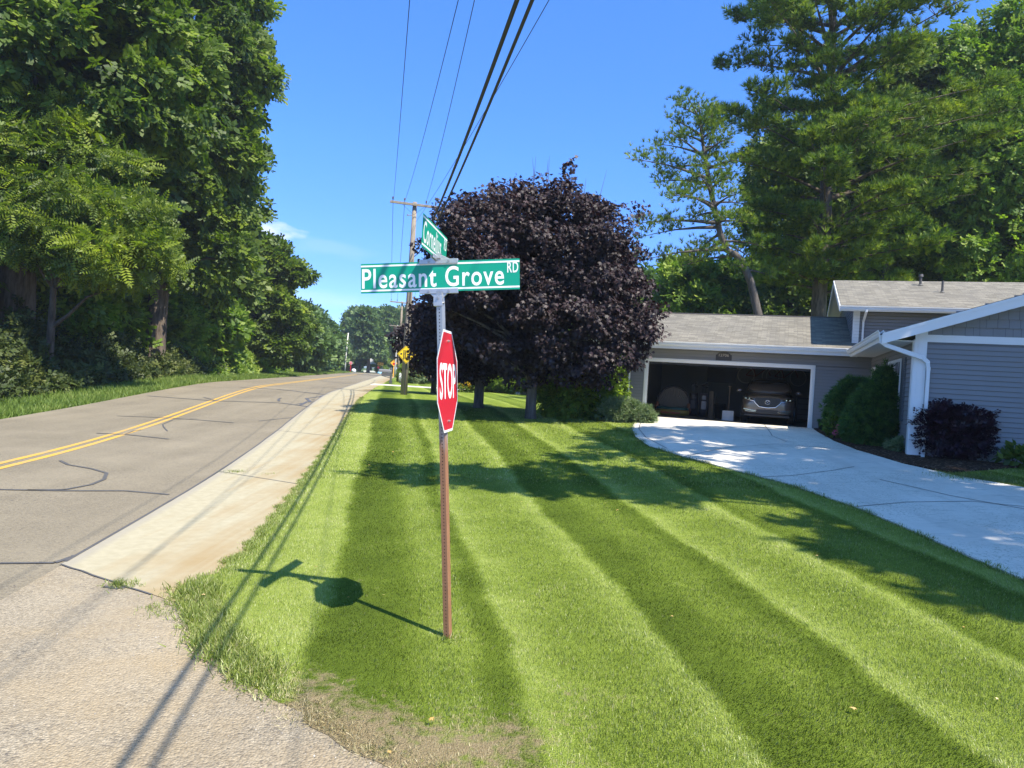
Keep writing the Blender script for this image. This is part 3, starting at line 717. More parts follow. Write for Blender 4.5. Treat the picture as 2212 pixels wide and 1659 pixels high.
# octagonal stop panel, facing local -y
sc_ = V(964, 823, 5.58)
sm = Matrix.Translation((sc_[0]+.012, 5.57, sc_[2])) @ Matrix.Rotation(rad(90-6.4), 4, 'Z') @ Matrix.Rotation(rad(0), 4, 'Y') @ Matrix.Rotation(rad(-3.9), 4, 'X')
def octo(R_): return [(R_*math.cos(math.pi/8+k*math.pi/4), R_*math.sin(math.pi/8+k*math.pi/4)) for k in range(8)]
R0 = .381/math.cos(math.pi/8)
mb = MB(); mb.prism(octo(R0), -.0015, .0015); sp = mb.build('stop_panel', M_ALU, post); sp.matrix_local = pinv @ sm
mb = MB(); a_, b_ = octo(R0*.999), octo(R0*.948)
vs = [(x,-.0022,z) for x,z in a_]+[(x,-.0022,z) for x,z in b_]; mb.add(vs, [(k,(k+1)%8,8+(k+1)%8,8+k) for k in range(8)]); mb.build('white_border', M_WSHEET, sp)
mb = MB(); mb.add([(x,-.0023,z) for x,z in octo(R0*.952)], [tuple(range(8))]); mb.build('red_face', M_RED, sp)
text_mesh('stop_lettering', 'STOP', -.305, .305, -.135, .135, M_WSHEET, sp, -.0034, .022, 1.0)
for z in (.30, -.30):
    mb = MB(); mb.tube([(0,-.003,z), (0,-.012,z), (0,-.012,z), (0,-.022,z)], [.010,.010,.005,.005], 8); mb.build('bolt', M_STEEL, sp)

# ------------------------------------------------------------------ foliage builders
MAPLE = ([(0,0,0),(.16,.16,.0),(.50,.10,-.10),(.34,.36,0),(.48,.66,-.10),(.18,.60,.02),(0,1,-.12),(-.18,.60,.02),(-.48,.66,-.10),(-.34,.36,0),(-.50,.10,-.10),(-.16,.16,0)],
         [(0,1,2,3),(0,3,4,5),(0,5,6,7),(0,7,8,9),(0,9,10,11)])
LEAF = ([(0,0,0),(.32,.45,.04),(0,1,-.08),(-.32,.45,.04)], [(0,1,2,3)])
def clump_tmpl(n, spread=.5, seed=3):       # twig with n simple leaves
    r = random.Random(seed); v = []; f = []
    for i in range(n):
        t = (i+.5)/n; s = 1 if i % 2 else -1
        bx, by, bz = s*.03, t*.8, r.uniform(-.05,.05); dx, dy = s*r.uniform(.25,.5)*spread*2, r.uniform(.12,.35); dz = r.uniform(-.22,.12)
        nx, ny = -dy*.34, dx*.34
        b = len(v); v += [(bx,by,bz), (bx+dx*.5+nx,by+dy*.5+ny,bz+dz*.3+.03), (bx+dx,by+dy,bz+dz), (bx+dx*.5-nx,by+dy*.5-ny,bz+dz*.3+.03)]; f.append((b,b+1,b+2,b+3))
    return v, f
def frond_tmpl(pairs=7):                    # pinnate leaf, drooping
    v = []; f = []
    for i in range(pairs):
        t = .12+.8*i/(pairs-1); z0 = -.28*t*t; l = .30*math.sin(math.pi*(.22+.66*t))**.7
        for s in (-1, 1):
            x0 = 0; dx, dy = s*l, l*.35; b = len(v)
            v += [(0,t,z0), (dx*.45,t+dy*.4+.075,z0-.01), (dx,t+dy,z0-.2*l), (dx*.55,t+dy*.5-.07,z0-.04)]; f.append((b,b+1,b+2,b+3) if s > 0 else (b,b+3,b+2,b+1))
    b = len(v); v += [(0,.92,-.24), (.05,1.02,-.28), (0,1.16,-.40), (-.05,1.02,-.28)]; f.append((b,b+1,b+2,b+3))
    return v, f
def tuft_tmpl(n=11, ang=58, w_=.06, seed=1):
    r = random.Random(seed); v = []; f = []
    for i in range(n):
        a = 2*math.pi*i/n+r.uniform(-.3,.3); p = rad(r.uniform(8, ang)); d = Vector((math.sin(p)*math.cos(a), math.cos(p), math.sin(p)*math.sin(a)))*r.uniform(.75,1)
        s = d.cross(Vector((r.uniform(-1,1), r.uniform(-1,1), r.uniform(-1,1)))).normalized()*w_
        b = len(v); v += [tuple(-s), tuple(s), tuple(d)]; f.append((b,b+1,b+2))
    return v, f
TWIG5 = clump_tmpl(6); TWIG9 = clump_tmpl(10, .5, 5); FROND = frond_tmpl(6); TUFT = tuft_tmpl(); TUFTY = tuft_tmpl(9, 70, .05, 2)

def crown(blobs, npuff, pr, nleaf, power=2.0, shell=(.70, 1.0), flat=.75, zbias=0., jit=.45):
    """leaf anchors gathered in puffs over a set of ellipsoids (x,y,z,rx,ry,rz)"""
    B = np.array(blobs, float); wgt = (B[:,3]*B[:,4]+B[:,3]*B[:,5]*2)**.9; k = rng.choice(len(B), npuff, p=wgt/wgt.sum())
    d = nrm(rng.normal(size=(npuff, 3)) + [0, 0, zbias])
    if power != 2.0: d = d/((np.abs(d)**power).sum(1, keepdims=True)**(1/power))
    rad_ = rng.uniform(shell[0]**2, shell[1]**2, (npuff, 1))**.5
    # ragged outline: some puffs pushed out
    rad_ *= 1+rng.normal(0, .05, (npuff, 1))
    c = B[k,:3] + d*B[k,3:6]*rad_
    prs = pr*rng.uniform(.6, 1.3, npuff)
    m = np.repeat(np.arange(npuff), nleaf)
    g = nrm(rng.normal(size=(len(m), 3)))*rng.uniform(.25, 1, (len(m), 1))**.6
    g[:,2] *= flat
    P = c[m] + g*prs[m][:, None]
    out = nrm(g*.8 + nrm(d[m]*1.0)*.7 + rng.normal(0, jit, (len(m), 3)))
    return c, P, out, d[m]
def limbs(mb, trunk_pts, trunk_r, targets, n=26, r0=.10, zmin=0):
    tp = [Vector(p) for p in trunk_pts]; mb.tube(tp, trunk_r, 12)
    T_ = targets[rng.permutation(len(targets))[:n]]
    for t in T_:
        t = Vector(t)
        # leave the trunk below the target height
        best = min(range(len(tp)), key=lambda i: abs(tp[i].z - (t.z*.72+tp[0].z*.28)) + (100 if tp[i].z < zmin else 0))
        s = tp[best]; L = (t-s).length
        mid = s.lerp(t, .5) + Vector((random.uniform(-.08,.08)*L, random.uniform(-.08,.08)*L, .06*L))
        q = s.lerp(mid, .5) + Vector((0, 0, -.02*L)); r_ = min(r0*(.5+L*.10), trunk_r[best]*.62 if hasattr(trunk_r, '__len__') else r0)
        mb.tube([s, q, mid, mid.lerp(t, .6), t], [r_, r_*.8, r_*.55, r_*.32, r_*.12], 6, False)
def orient(out, droop, spread):
    """leaf length axis: outward + down; normal: up-ish"""
    n = len(out)
    Y = out*spread + rng.normal(0, .40, (n, 3)) + [0, 0, -droop]
    N = np.array([.28, -.28, .45])[None] + out*.8 + rng.normal(0, .45, (n, 3))
    return Y, N
def tree(name, label, cat, base, trunk, tr, blobs, tmpl, size, mat, npuff, pr, nleaf, bark=None, group=None, power=2., nl=26, droop=.35, r0=.1, flat=.75, inner=0, jit=.45, spread=.8, zmin=0, shell=(.70,1.), zbias=0):
    b = Vector((base[0], base[1], float(H(*base))-.05)); root = empty(name, b, 0, label, cat, group)
    c, P, out, d = crown(blobs, npuff, pr, nleaf, power, flat=flat, jit=jit, shell=shell, zbias=zbias)
    if inner:
        B = np.array(blobs, float); k = rng.integers(0, len(B), inner); q = nrm(rng.normal(size=(inner,3)))*rng.random((inner,1))**.4*.8
        P = np.r_[P, B[k,:3]+q*B[k,3:6]]; out = np.r_[out, nrm(q+rng.normal(0,.4,(inner,3)))]
    P = P[:]; P -= np.array(b); c = c-np.array(b)
    Y, N = orient(out, droop, spread)
    scatter('crown', tmpl, P, Y, N, size*rng.uniform(.7, 1.25, len(P)), mat, root)
    mb = MB(); limbs(mb, [Vector(p)-b for p in trunk], tr, c, nl, r0, zmin)
    mb.build('trunk', bark or M_BARK, root, True)
    return root

# ------------------------------------------------------------------ three purple maples on the lawn
def maple(px, py, label, blobs, r, npuff, nleaf, size, pr):
    x, y = G(px, py); g = float(H(x, y)); zs = min(b[2]-b[5] for b in blobs)
    tp = [(x+.02, y, g-.1), (x, y, g+.15), (x, y, g+.9), (x+.03, y, zs+.8), (x+.1, y, zs+2.2), (x+.15, y, zs+3.5)]
    return tree('purple_maple', label, 'tree', (x, y), tp, [r*1.5, r*1.08, r, r*.92, r*.6, r*.3], blobs, MAPLE, size, L_MAPLE, npuff, pr, nleaf, M_BARKG,
                'purple maples in a row on the lawn', 2.7, 30, .55, .09, .7, inner=npuff*4)
m1 = maple(1145, 905, 'largest dark purple maple with a broad dome crown, nearest the stop sign', [(.62,22.9,4.9,3.0,2.9,2.75),(-1.1,22.7,5.7,1.8,2.0,1.75),(1.75,22.8,5.2,1.95,2.0,1.7),(1.95,22.8,3.9,2.25,2.3,2.0),(.8,22.8,6.7,1.8,1.6,1.15)], .155, 1000, 74, .122, .40)
x1, y1 = G(1145, 905)
sx, sy, sz = V(1238, 345, y1)
tw = MB(); s_ = []
for (a, b, ext) in (((1228,420),(1238,345),.5), ((1222,420),(1228,350),.3)):
    p, q = V(*a, y1), V(*b, y1); 
    for t in np.linspace(0, 1, 22): s_.append([p[0]+(q[0]-p[0])*t+random.uniform(-.16,.16)*(1.1-t*.6), p[1]+random.uniform(-.2,.2), p[2]+(q[2]-p[2])*t])
b1 = m1.location
for (a, b) in (((1155,372),(1157,338)),((1153,372),(1150,340)),((1182,372),(1184,345)),((1185,375),(1187,336)),((1297,420),(1311,366)),((1263,410),(1266,385)),((1232,440),(1237,345))):
    p, q = Vector(V(*a, y1))-b1, Vector(V(*b, y1))-b1; tw.tube([p-Vector((0,0,.5)), p, q], [.012,.008,.003], 5)
tw.build('bare_shoot', M_BARKG, m1)
s_ = np.array(s_)-np.array(b1); s_ = np.repeat(s_, 3, 0)+rng.normal(0,.06,(len(s_)*3,3))
Y, N = orient(nrm(rng.normal(size=s_.shape)+[0,0,.5]), .2, 1); scatter('leading_shoot', MAPLE, s_, Y, N, .14*rng.uniform(.7,1.2,len(s_)), L_MAPLE, m1)
maple(1033, 882, 'middle dark purple maple showing at the left behind the largest one', [(-1.6,26.4,3.6,2.0,2.0,1.75),(-1.2,26.4,4.4,1.9,1.8,1.6)], .165, 460, 66, .13, .42)
maple(936, 850, 'smallest dark purple maple, farthest along the row near the utility pole', [(-4.15,38.0,3.4,1.75,1.8,1.8)], .14, 110, 80, .17, .5)

# ------------------------------------------------------------------ walnut trees and wood beyond the road
def big(name, label, base, blobs, r, npuff, nleaf, size, pr, tm=FROND, mat=L_WALNUT, group=None, fork=None, **kw):
    x, y = base; g = float(H(x, y)); ztop = max(b[2]+b[5]*.6 for b in blobs); cx = np.mean([b[0] for b in blobs]); cy = np.mean([b[1] for b in blobs])
    tp = [(x+(cx-x)*t*t, y+(cy-y)*t*t, g-.2+(ztop-g)*t) for t in (0, .03, .12, .25, .4, .6, .8, 1)]
    rr = [r*1.5, r*1.15, r, r*.9, r*.75, r*.5, r*.3, r*.1]
    return tree(name, label, 'tree', base, tp, rr, blobs, tm, size, mat, npuff, pr, nleaf, M_BARK, group, 2.0, kw.pop('nl', 34), kw.pop('droop', .28), .16, **kw)
WG = 'tall trees of the wood beyond the road'
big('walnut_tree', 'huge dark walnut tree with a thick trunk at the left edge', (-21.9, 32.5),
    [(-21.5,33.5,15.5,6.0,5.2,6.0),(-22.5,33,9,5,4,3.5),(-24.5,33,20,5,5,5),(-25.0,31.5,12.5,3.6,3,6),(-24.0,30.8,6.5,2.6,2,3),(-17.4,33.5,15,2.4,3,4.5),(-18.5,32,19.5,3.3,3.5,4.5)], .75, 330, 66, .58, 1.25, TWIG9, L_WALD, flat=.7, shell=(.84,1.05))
big('young_walnut', 'younger walnut with bright yellow green feathery leaves hanging towards the road', (-19.4, 31.0),
    [(-19.6,30.4,10.2,1.8,1.6,1.8),(-18.3,30.0,8.6,2.3,1.8,1.9),(-16.9,29.6,7.0,2.3,1.8,1.5),(-15.6,29.2,5.7,1.8,1.5,1.0),(-19.5,29.8,7.0,2.0,1.6,1.6),(-21.3,30.0,8.6,1.8,1.4,1.9)], .16, 150, 62, .58, .95, FROND, L_WALNUT, flat=.5, shell=(.7,1.05), droop=.12, nl=24)
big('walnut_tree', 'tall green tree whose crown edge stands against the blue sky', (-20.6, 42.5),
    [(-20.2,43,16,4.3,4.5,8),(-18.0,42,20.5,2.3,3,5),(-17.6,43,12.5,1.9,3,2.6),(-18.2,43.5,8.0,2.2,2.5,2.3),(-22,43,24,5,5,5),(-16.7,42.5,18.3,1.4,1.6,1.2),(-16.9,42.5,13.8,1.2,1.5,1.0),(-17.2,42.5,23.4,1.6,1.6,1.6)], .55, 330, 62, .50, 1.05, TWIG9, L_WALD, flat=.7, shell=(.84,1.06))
for o_ in (): pass
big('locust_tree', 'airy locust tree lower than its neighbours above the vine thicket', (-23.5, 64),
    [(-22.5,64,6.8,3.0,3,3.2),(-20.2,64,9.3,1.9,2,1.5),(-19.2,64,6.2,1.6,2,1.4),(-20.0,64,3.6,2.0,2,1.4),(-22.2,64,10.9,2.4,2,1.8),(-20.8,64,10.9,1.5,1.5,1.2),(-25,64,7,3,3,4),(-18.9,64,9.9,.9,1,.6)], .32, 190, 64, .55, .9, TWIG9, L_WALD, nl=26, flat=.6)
# copies of three leafy crowns fill the wood behind
protos = []
for i, (rx, rz, np_, lab, m) in enumerate([(4.0, 5.0, 230, 'dark leafy tree deep in the wood beyond the road', L_GREEN), (3.2, 5.6, 210, 'tall green tree in the wood beyond the road', L_GREEN), (3.0, 3.0, 190, 'small bushy tree at the edge of the wood', L_LIGHT)]):
    zc = 2.2+rz if i < 2 else rz+.2
    t_ = tree('wood_tree', lab, 'tree', (0, 0), [(0,0,-.3),(0,0,1),(.2,.1,zc*.6),(.1,0,zc),(0,0,zc+rz*.6)], [.32,.24,.2,.13,.05],
              [(0,0,zc,rx,rx,rz),(rx*.5,.3*rx,zc-rz*.3,rx*.6,rx*.6,rz*.5),(-rx*.5,-.3*rx,zc+rz*.2,rx*.6,rx*.6,rz*.55),(0,-.6*rx,zc-rz*.45,rx*.6,rx*.5,rz*.4)], TWIG9, .75, m, np_, .95, 34, M_BARK, 'trees crowding the wood beyond the road', nl=18, droop=.3)
    protos.append(t_)
spots = [(-29,37,0,1.5),(-29,36,1,1.6),(-25,38,0,1.5),(-31,45,0,1.8),(-26,48,1,1.5),(-33,30,1,1.8),(-37,38,0,2.0),(-27,56,0,1.5),(-24.5,52,2,1.1),(-22.6,51,2,.95),(-34,33,0,1.6),
  (-30,66,1,1.3),(-27,72,0,1.1),(-25.4,60,2,.9),(-33,58,0,1.7),(-28.5,80,0,.9),(-25.8,74,2,.75),(-23.2,36.5,2,.85),(-32,38,2,1.3),(-35,50,1,1.9),(-40,30,0,2),(-22.4,46.5,2,.8),(-44,44,1,2.2),
  (-27.5,33.5,2,1.2),(-36,26,0,1.7),(-32,88,0,1.0),(-29.5,88,2,.8),(-24,41,2,.9),(-28,42,2,1.2),(-30.5,51,2,1.3)]
used = [False]*3
for i, (x, y, k, s) in enumerate(spots):
    loc = (x, y, float(H(x, y))-.05); rz = i*1.7
    if not used[k]: o = protos[k]; o.location = loc; o.rotation_euler = (0,0,rz); o.scale = (s,s,s); used[k] = True
    else: dup(protos[k], loc, rz, s)
# descending line of trees by the road and the hazy stand at the far crossing
fp = tree('roadside_tree', 'rounded green tree in the line shrinking towards the far crossing', 'tree', (0,0), [(0,0,-.3),(0,0,1.2),(0,0,3),(0,0,5)], [.3,.22,.15,.06],
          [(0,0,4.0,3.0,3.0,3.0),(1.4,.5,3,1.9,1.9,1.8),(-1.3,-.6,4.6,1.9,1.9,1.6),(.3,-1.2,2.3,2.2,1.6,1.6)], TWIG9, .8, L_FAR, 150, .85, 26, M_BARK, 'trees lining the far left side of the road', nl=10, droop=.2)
first = True
for i, (px, y, s, sz) in enumerate([(655,92,.95,1.0),(640,84,.9,1.0),(670,104,.9,1.05),(683,118,.85,1.0),(697,130,.85,1.0),(672,112,1.3,1.2),(708,150,1.0,1.1),(718,165,1.0,1.15),(729,180,1.1,1.05),(740,200,1.2,1.15),(752,228,1.5,1.25),(700,175,1.4,1.35),(676,150,1.5,1.5),(655,122,1.4,1.45)]):
    x = V(px, 800, y)[0]; loc = (x, y, .72)
    if first: fp.location = loc; fp.scale = (s,s,sz); first = False
    else: dup(fp, loc, i*2.1, (s,s,sz))
fs = tree('tall_tree', 'tall hazy tree in the stand at the far crossing', 'tree', (0,0), [(0,0,-.3),(0,0,2),(0,0,7),(0,0,12)], [.5,.36,.25,.1],
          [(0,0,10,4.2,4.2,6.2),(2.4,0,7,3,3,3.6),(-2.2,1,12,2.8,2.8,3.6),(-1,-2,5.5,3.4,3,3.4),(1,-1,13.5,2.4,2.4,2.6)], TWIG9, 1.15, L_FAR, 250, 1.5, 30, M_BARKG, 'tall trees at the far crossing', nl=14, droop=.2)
first = True
for i, (px, y, s) in enumerate([(776,196,.98),(800,188,.92),(822,186,.96),(846,184,.95),(868,190,.98),(757,205,.72),(890,188,1.0),(915,182,.95),(812,205,1.02),(945,178,.95),(985,170,.9),(835,210,1.0)]):
    x = V(px, 800, y)[0]; loc = (x, y, .72)
    if first: fs.location = loc; fs.scale = (s,s,s); first = False
    else: dup(fs, loc, i*2.3, s)
# pale tree with a visible trunk and a narrow conifer at the crossing
x = V(799,800,160)[0]
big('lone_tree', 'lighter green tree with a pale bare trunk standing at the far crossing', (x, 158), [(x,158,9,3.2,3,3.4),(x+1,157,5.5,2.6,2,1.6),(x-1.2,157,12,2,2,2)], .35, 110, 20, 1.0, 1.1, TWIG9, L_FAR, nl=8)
x = V(822,790,162)[0]
tree('column_cedar', 'narrow upright cedar behind the double arrow sign', 'tree', (x,162), [(x,162,.6),(x,162,4),(x,162,8)], [.2,.12,.03], [(x,162,4.6,1.3,1.3,3.8),(x,162,3.2,1.6,1.6,2.4)], TUFTY, .7, L_LIGHT, 60, .5, 26, nl=3)

# low vine thicket and undergrowth (nobody could count it)
def undergrowth(name, label, pts, n, hfun, tmpl, size, mat, wdt):
    pts = np.array(pts); s = rng.random(n)*(len(pts)-1); i = np.minimum(s.astype(int), len(pts)-2); f = s-i
    p = pts[i]*(1-f)[:,None]+pts[i+1]*f[:,None]; x = p[:,0]-rng.random(n)**.8*wdt; y = p[:,1]+rng.normal(0,.8,n)
    q = (p[:,0]-x)/wdt
    hh = hfun(x, y, q)*(1+.28*np.sin(x*1.9+y*.9)+.22*np.sin(y*2.3-x*1.1)+.12*np.sin(y*5.1+x*4))
    z = H(x, y)+hh*rng.uniform(.15, 1, n)**.55
    P = np.stack([x, y, z], 1); out = nrm(np.c_[np.full(n,.5), np.full(n,-.5), np.full(n,.5)]+rng.normal(0,.6,(n,3)))
    Y, N = orient(out, .3, .8)
    return tag(scatter(name, tmpl, P, Y, N, size*rng.uniform(.6,1.3,n), mat), label, 'undergrowth', kind='stuff')
undergrowth('vine_thicket', 'bright green vines heaped in a low bank along the verge', [(left_x(y)-2.4, y) for y in (46,54,62,72,84,98)], 24000, lambda x,y,q: 2.1*np.clip(q*4,.2,1)*np.clip((100-y)/20,.3,1)*np.clip((y-43)/8,.3,1), TWIG5, .42, L_LIGHT, 5)
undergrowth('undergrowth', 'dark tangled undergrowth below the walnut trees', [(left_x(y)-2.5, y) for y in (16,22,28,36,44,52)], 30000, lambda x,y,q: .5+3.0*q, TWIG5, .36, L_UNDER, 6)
0 and undergrowth('dry_brush', 'dry reddish brush at the foot of the wood', [(left_x(y)-2.2, y) for y in (17,22,28,36)], 2200, lambda x,y,q: .7+.5*q, TWIG5, .20, L_BRUSH, 2.5)
undergrowth('far_verge_brush', 'low greenery along the far bend of the road', [(left_x(y)-2.6, y) for y in (96,110,125,148)], 5000, lambda x,y,q: 1.6+0*q, TWIG5, .7, L_LIGHT, 4)

# ------------------------------------------------------------------ pines and trees behind the house
def pine(name, label, base, trunk, tr, whorls, tuftsize, mat, ntuft, seed=0, bark=None, side=None, tmin=.18):
    b = Vector((base[0], base[1], float(H(*base))-.05)); root = empty(name, b, 0, label, 'tree')
    r = random.Random(seed); mb = MB(); tp = [Vector(p)-b for p in trunk]; mb.tube(tp, tr, 12)
    def at(z):
        for a, c in zip(tp[:-1], tp[1:]):
            if a.z <= z <= c.z: return a.lerp(c, (z-a.z)/(c.z-a.z))
        return tp[-1] if z > tp[-1].z else tp[0]
    P = []; D = []
    for (z, L, n, rise) in whorls:
        z -= b.z; ph = r.uniform(0, 6.28)
        for k in range(n):
            a = ph+2*math.pi*k/n+r.uniform(-.35,.35); l = L*r.uniform(.65,1.12)
            if side: l *= side(a)
            s = at(z+r.uniform(-.4,.4)); d = Vector((math.cos(a), math.sin(a), 0)); q = Vector((-d.y, d.x, 0))
            pts = [s + d*l*t + Vector((0,0,l*(rise*t + .05*math.sin(math.pi*t) + .03*t*t))) for t in (0,.25,.5,.75,1)]
            mb.tube(pts, [.05+.012*l, .04+.008*l, .035, .02, .008], 5, False)
            for j in range(max(5, int(l*2.5))):
                t = r.uniform(tmin, 1)**.8; i = min(int(t*4), 3); c = pts[i].lerp(pts[i+1], t*4-i)
                wdt = l*.30*math.sin(math.pi*min(1,(t*.75+.2)))
                o = r.uniform(-1, 1)*wdt; cc = c + q*o + Vector((0,0,r.gauss(.05,.12)))
                mb.tube([c, c.lerp(cc,.5)+Vector((0,0,.03)), cc], [.018,.012,.005], 3, False)
                kr = r.uniform(.35, .62)
                for h in range(ntuft):
                    g_ = Vector((r.gauss(0,.5), r.gauss(0,.5), r.gauss(0,.26)))*kr
                    P.append(cc+g_+Vector((0,0,.08))); D.append(g_.normalized()*.55 + d*.35 + Vector((.12,-.12,r.uniform(.35,1.0))))
    P = np.array([p[:] for p in P]); D = np.array([p[:] for p in D])
    scatter('crown', TUFT, P, D+rng.normal(0,.25,D.shape), rng.normal(size=D.shape), tuftsize*rng.uniform(.7,1.3,len(P)), mat, root)
    mb.build('trunk', bark or M_BARK, root, True)
    return root
bx, by, _ = V(1770, 690, 38)
tz = lambda px, py: V(px, py, 38)
pine('white_pine', 'massive white pine towering behind the garage roof', (bx, 38), [(bx,38,.5),tz(1772,600),tz(1782,480),tz(1788,330),tz(1795,180),tz(1800,20),tz(1805,-120),tz(1806,-260)], [.42,.36,.32,.27,.22,.16,.1,.03],
     [(z, L, 7 if z < 14 else 6, .08+.02*(z-6)) for z, L in ((7.4,3.6),(8.6,5.0),(9.6,4.0),(10.8,6.2),(12.2,7.0),(13.6,7.2),(15,7.0),(16.4,6.6),(17.8,6.6),(19.2,6.2),(20.6,6.2),(22,5.4),(23.4,4.8),(24.8,4.0),(26.4,3.0),(27.6,1.8))], .36, L_PINE, 27, 4,
     side=lambda a: 1.0+.14*math.cos(a))
lp = [V(px, py, 35) for px, py in ((1648,760),(1638,680),(1622,610),(1604,565),(1588,550),(1570,540),(1556,505),(1546,460),(1535,410),(1528,370),(1522,330),(1515,290),(1512,250),(1510,222))]
pine('leaning_pine', 'leaning pine with a crooked bare trunk and sparse branches', (lp[0][0], 35), [(lp[0][0]+.15,35,.6)]+lp, [.22,.21,.20,.18,.17,.16,.15,.14,.13,.12,.11,.09,.07,.05,.02],
     [(8.0,2.6,4,-.24),(8.9,3.2,5,-.24),(9.6,3.4,5,-.2),(10.1,3.0,4,-.1),(10.6,2.6,4,.0),(11.4,2.4,5,.06),(12.1,2.6,5,.1),(12.9,1.8,5,.25),(13.7,1.5,5,.45),(14.4,1.1,4,.6)], .26, L_PINE, 12, 9, M_BARKG, side=lambda a: 1.0-.42*math.cos(a), tmin=.35)
def hd(px, y, label, blobs_rel, r, npuff, nleaf, size, pr, mat, name='leafy_tree', tm=TWIG9, **kw):
    x = V(px, 780, y)[0]; return big(name, label, (x, y), [(x+a, y+b, c, d, e, f) for a,b,c,d,e,f in blobs_rel], r, npuff, nleaf, size, pr, tm, mat, 'trees behind the house', **kw)
hd(1530, 54, 'rounded sunlit tree low behind the garage roof beneath the leaning pine', [(0,0,7.2,4.2,4,4.2),(-2.2,0,9,2.4,2.4,2.4),(2.3,0,8.2,2.6,2.6,2.8),(0,-1,4.4,4.4,3,2.6)], .3, 330, 34, .55, .9, L_LIGHT)
hd(1700, 50, 'slender tree filling the gap left of the massive pine', [(0,0,12,3.4,3,6.5),(-1.6,0,16.5,2.2,2.2,3.2),(.6,0,7.5,3,2.6,3.4),(1,0,5,3,2,2.5)], .34, 300, 32, .52, .8, L_GREEN)
hd(1860, 50, 'leafy tree behind the right side of the massive pine', [(0,0,14,5,4,7),(2,0,20,4,3,4),(-2,0,9,4,3,4)], .4, 360, 44, .48, 1.1, L_GREEN)
hd(2010, 47, 'tall forked tree behind the upper roof', [(0,0,15,4.2,4,7),(1.5,0,21,3.6,3,4.5),(1,0,9.6,4.0,3,2.2)], .36, 420, 44, .45, 1.0, L_GREEN)
hd(2150, 44, 'tall light green tree at the right edge of the picture', [(0,0,18,4.6,4,6.5),(-.6,0,22.5,3.0,3,3.4),(2.6,0,22,3.4,3,4.2),(0,0,11,5,4,3),(4,0,14,4,4,7)], .42, 620, 50, .42, 1.0, L_LIGHT)
hd(2100, 58, 'dark leafy tree deep behind the upper roof', [(0,0,12,6,5,9),(-5,0,10,5,4,7),(6,0,12,6,4,9)], .4, 330, 34, .9, 1.5, L_GREEN)
hd(1640, 66, 'distant tree seen through the gap beside the leaning trunk', [(0,0,5.0,4,3,3.6),(6,0,6,4,3,4)], .3, 160, 30, .8, 1.1, L_FAR)
hd(1400, 70, 'distant tree behind the purple maple', [(0,0,7,5,4,6),(-7,0,6,5,4,5)], .3, 220, 30, .9, 1.3, L_FAR)
# extra leaning stems seen between the crowns behind the upper roof
for i, (a, b, r_) in enumerate((((1905,620),(1940,430),.14),((1985,620),(2040,450),.16),((2080,620),(2140,440),.15),((2150,625),(2205,470),.14),((1850,620),(1870,470),.12),((2035,620),(2050,480),.1))):
    p, q = Vector(V(*a, 46.5+i*.3)), Vector(V(*b, 46.5+i*.3)); base = p-(q-p)*1.0; g = float(H(base.x, base.y)); base.z = g-.1
    rt = empty('slender_tree', (base.x, base.y, g-.1), 0, 'slim tree stem with a thin top behind the upper roof', 'tree', 'slim stems behind the upper roof')
    mb = MB(); mb.tube([(0,0,0), p-base, q-base, (q-base)+(q-p)*1.2], [r_*1.5,r_*1.1,r_*.8,r_*.2], 8); mb.build('trunk', M_BARKG, rt, True)
    c_, P, out, d_ = crown([(0,0,0,2.4,2.2,2.6)], 46, .8, 26); P = P + np.array((q-base)+(q-p)*1.3); Y, N = orient(out, .3, .8); scatter('crown', TWIG9, P, Y, N, .6*rng.uniform(.7,1.2,len(P)), L_GREEN, rt)
# garden trees to the right, out of the frame, that shade the driveway and house
def shade(base, label, blobs, npuff, nleaf, pr, size=.55):
    big('garden_tree', label, base, blobs, .3, npuff, nleaf, size, pr, TWIG9, L_GREEN, nl=26)
shade((15.5, 4.5), 'tall shade tree on the lawn right of the driveway', [(13.4,3.4,13.0,2.4,3.2,1.8),(14.8,7.0,13.4,3.4,3.4,2.4),(11.6,6.6,12.6,1.5,2.0,.8),(8.9,7.0,12.4,1.6,1.0,.45),(6.7,7.3,12.1,1.3,.9,.35),(4.6,7.4,12.0,1.0,.7,.25),(10.8,3.4,12.2,.8,.7,.35),(10.9,1.6,12.0,.6,.5,.3)], 250, 20, .66, .5)
shade((20.5, 12), 'second shade tree standing beside the wing', [(17.5,12.5,14.0,3.2,4.0,2.2),(14.2,12.2,13.2,2.6,2.6,1.1),(18.5,7.5,13,3,3,2),(12.0,14.2,13,1.6,1.8,.6),(14.5,16.6,13,1.6,1.2,.6),(10.2,12.4,13.2,1.9,2.0,.5),(8.6,10.2,12.8,1.4,1.0,.35)], 270, 20, .66, .5)
# ------------------------------------------------------------------ house (local axes: x along the garage front, y into the house, z up from the garage floor)
house = empty('grey_house', (HO[0], HO[1], .8), -HA, 'long low house in grey siding with white trim and an open garage', 'house')
def siding(mb, x0, x1, z0, z1, y=0., exp=.108, ax='x', out=-1, lo=None, hi=None, t=.026):
    """lap siding: real sawtooth courses. lo/hi(z) give clipped ends"""
    z = z0
    while z < z1-1e-4:
        zt = min(z+exp, z1); a0 = lo(z) if lo else x0; a1 = hi(z) if hi else x1; b0 = lo(zt) if lo else x0; b1 = hi(zt) if hi else x1
        if a1 > a0+.01 or b1 > b0+.01:
            o1, o2 = y+out*t, y+out*.001
            pts = [(a0,o1,z),(a1,o1,z),(max(b1,b0),o2,zt-.011),(b0,o2,zt-.011),(a0,y-out*.004,z+.004),(a1,y-out*.004,z+.004)]
            if ax == 'y': pts = [(p[1],p[0],p[2]) for p in pts]
            mb.add(pts, [(0,1,2,3),(0,4,5,1)])
        z = zt
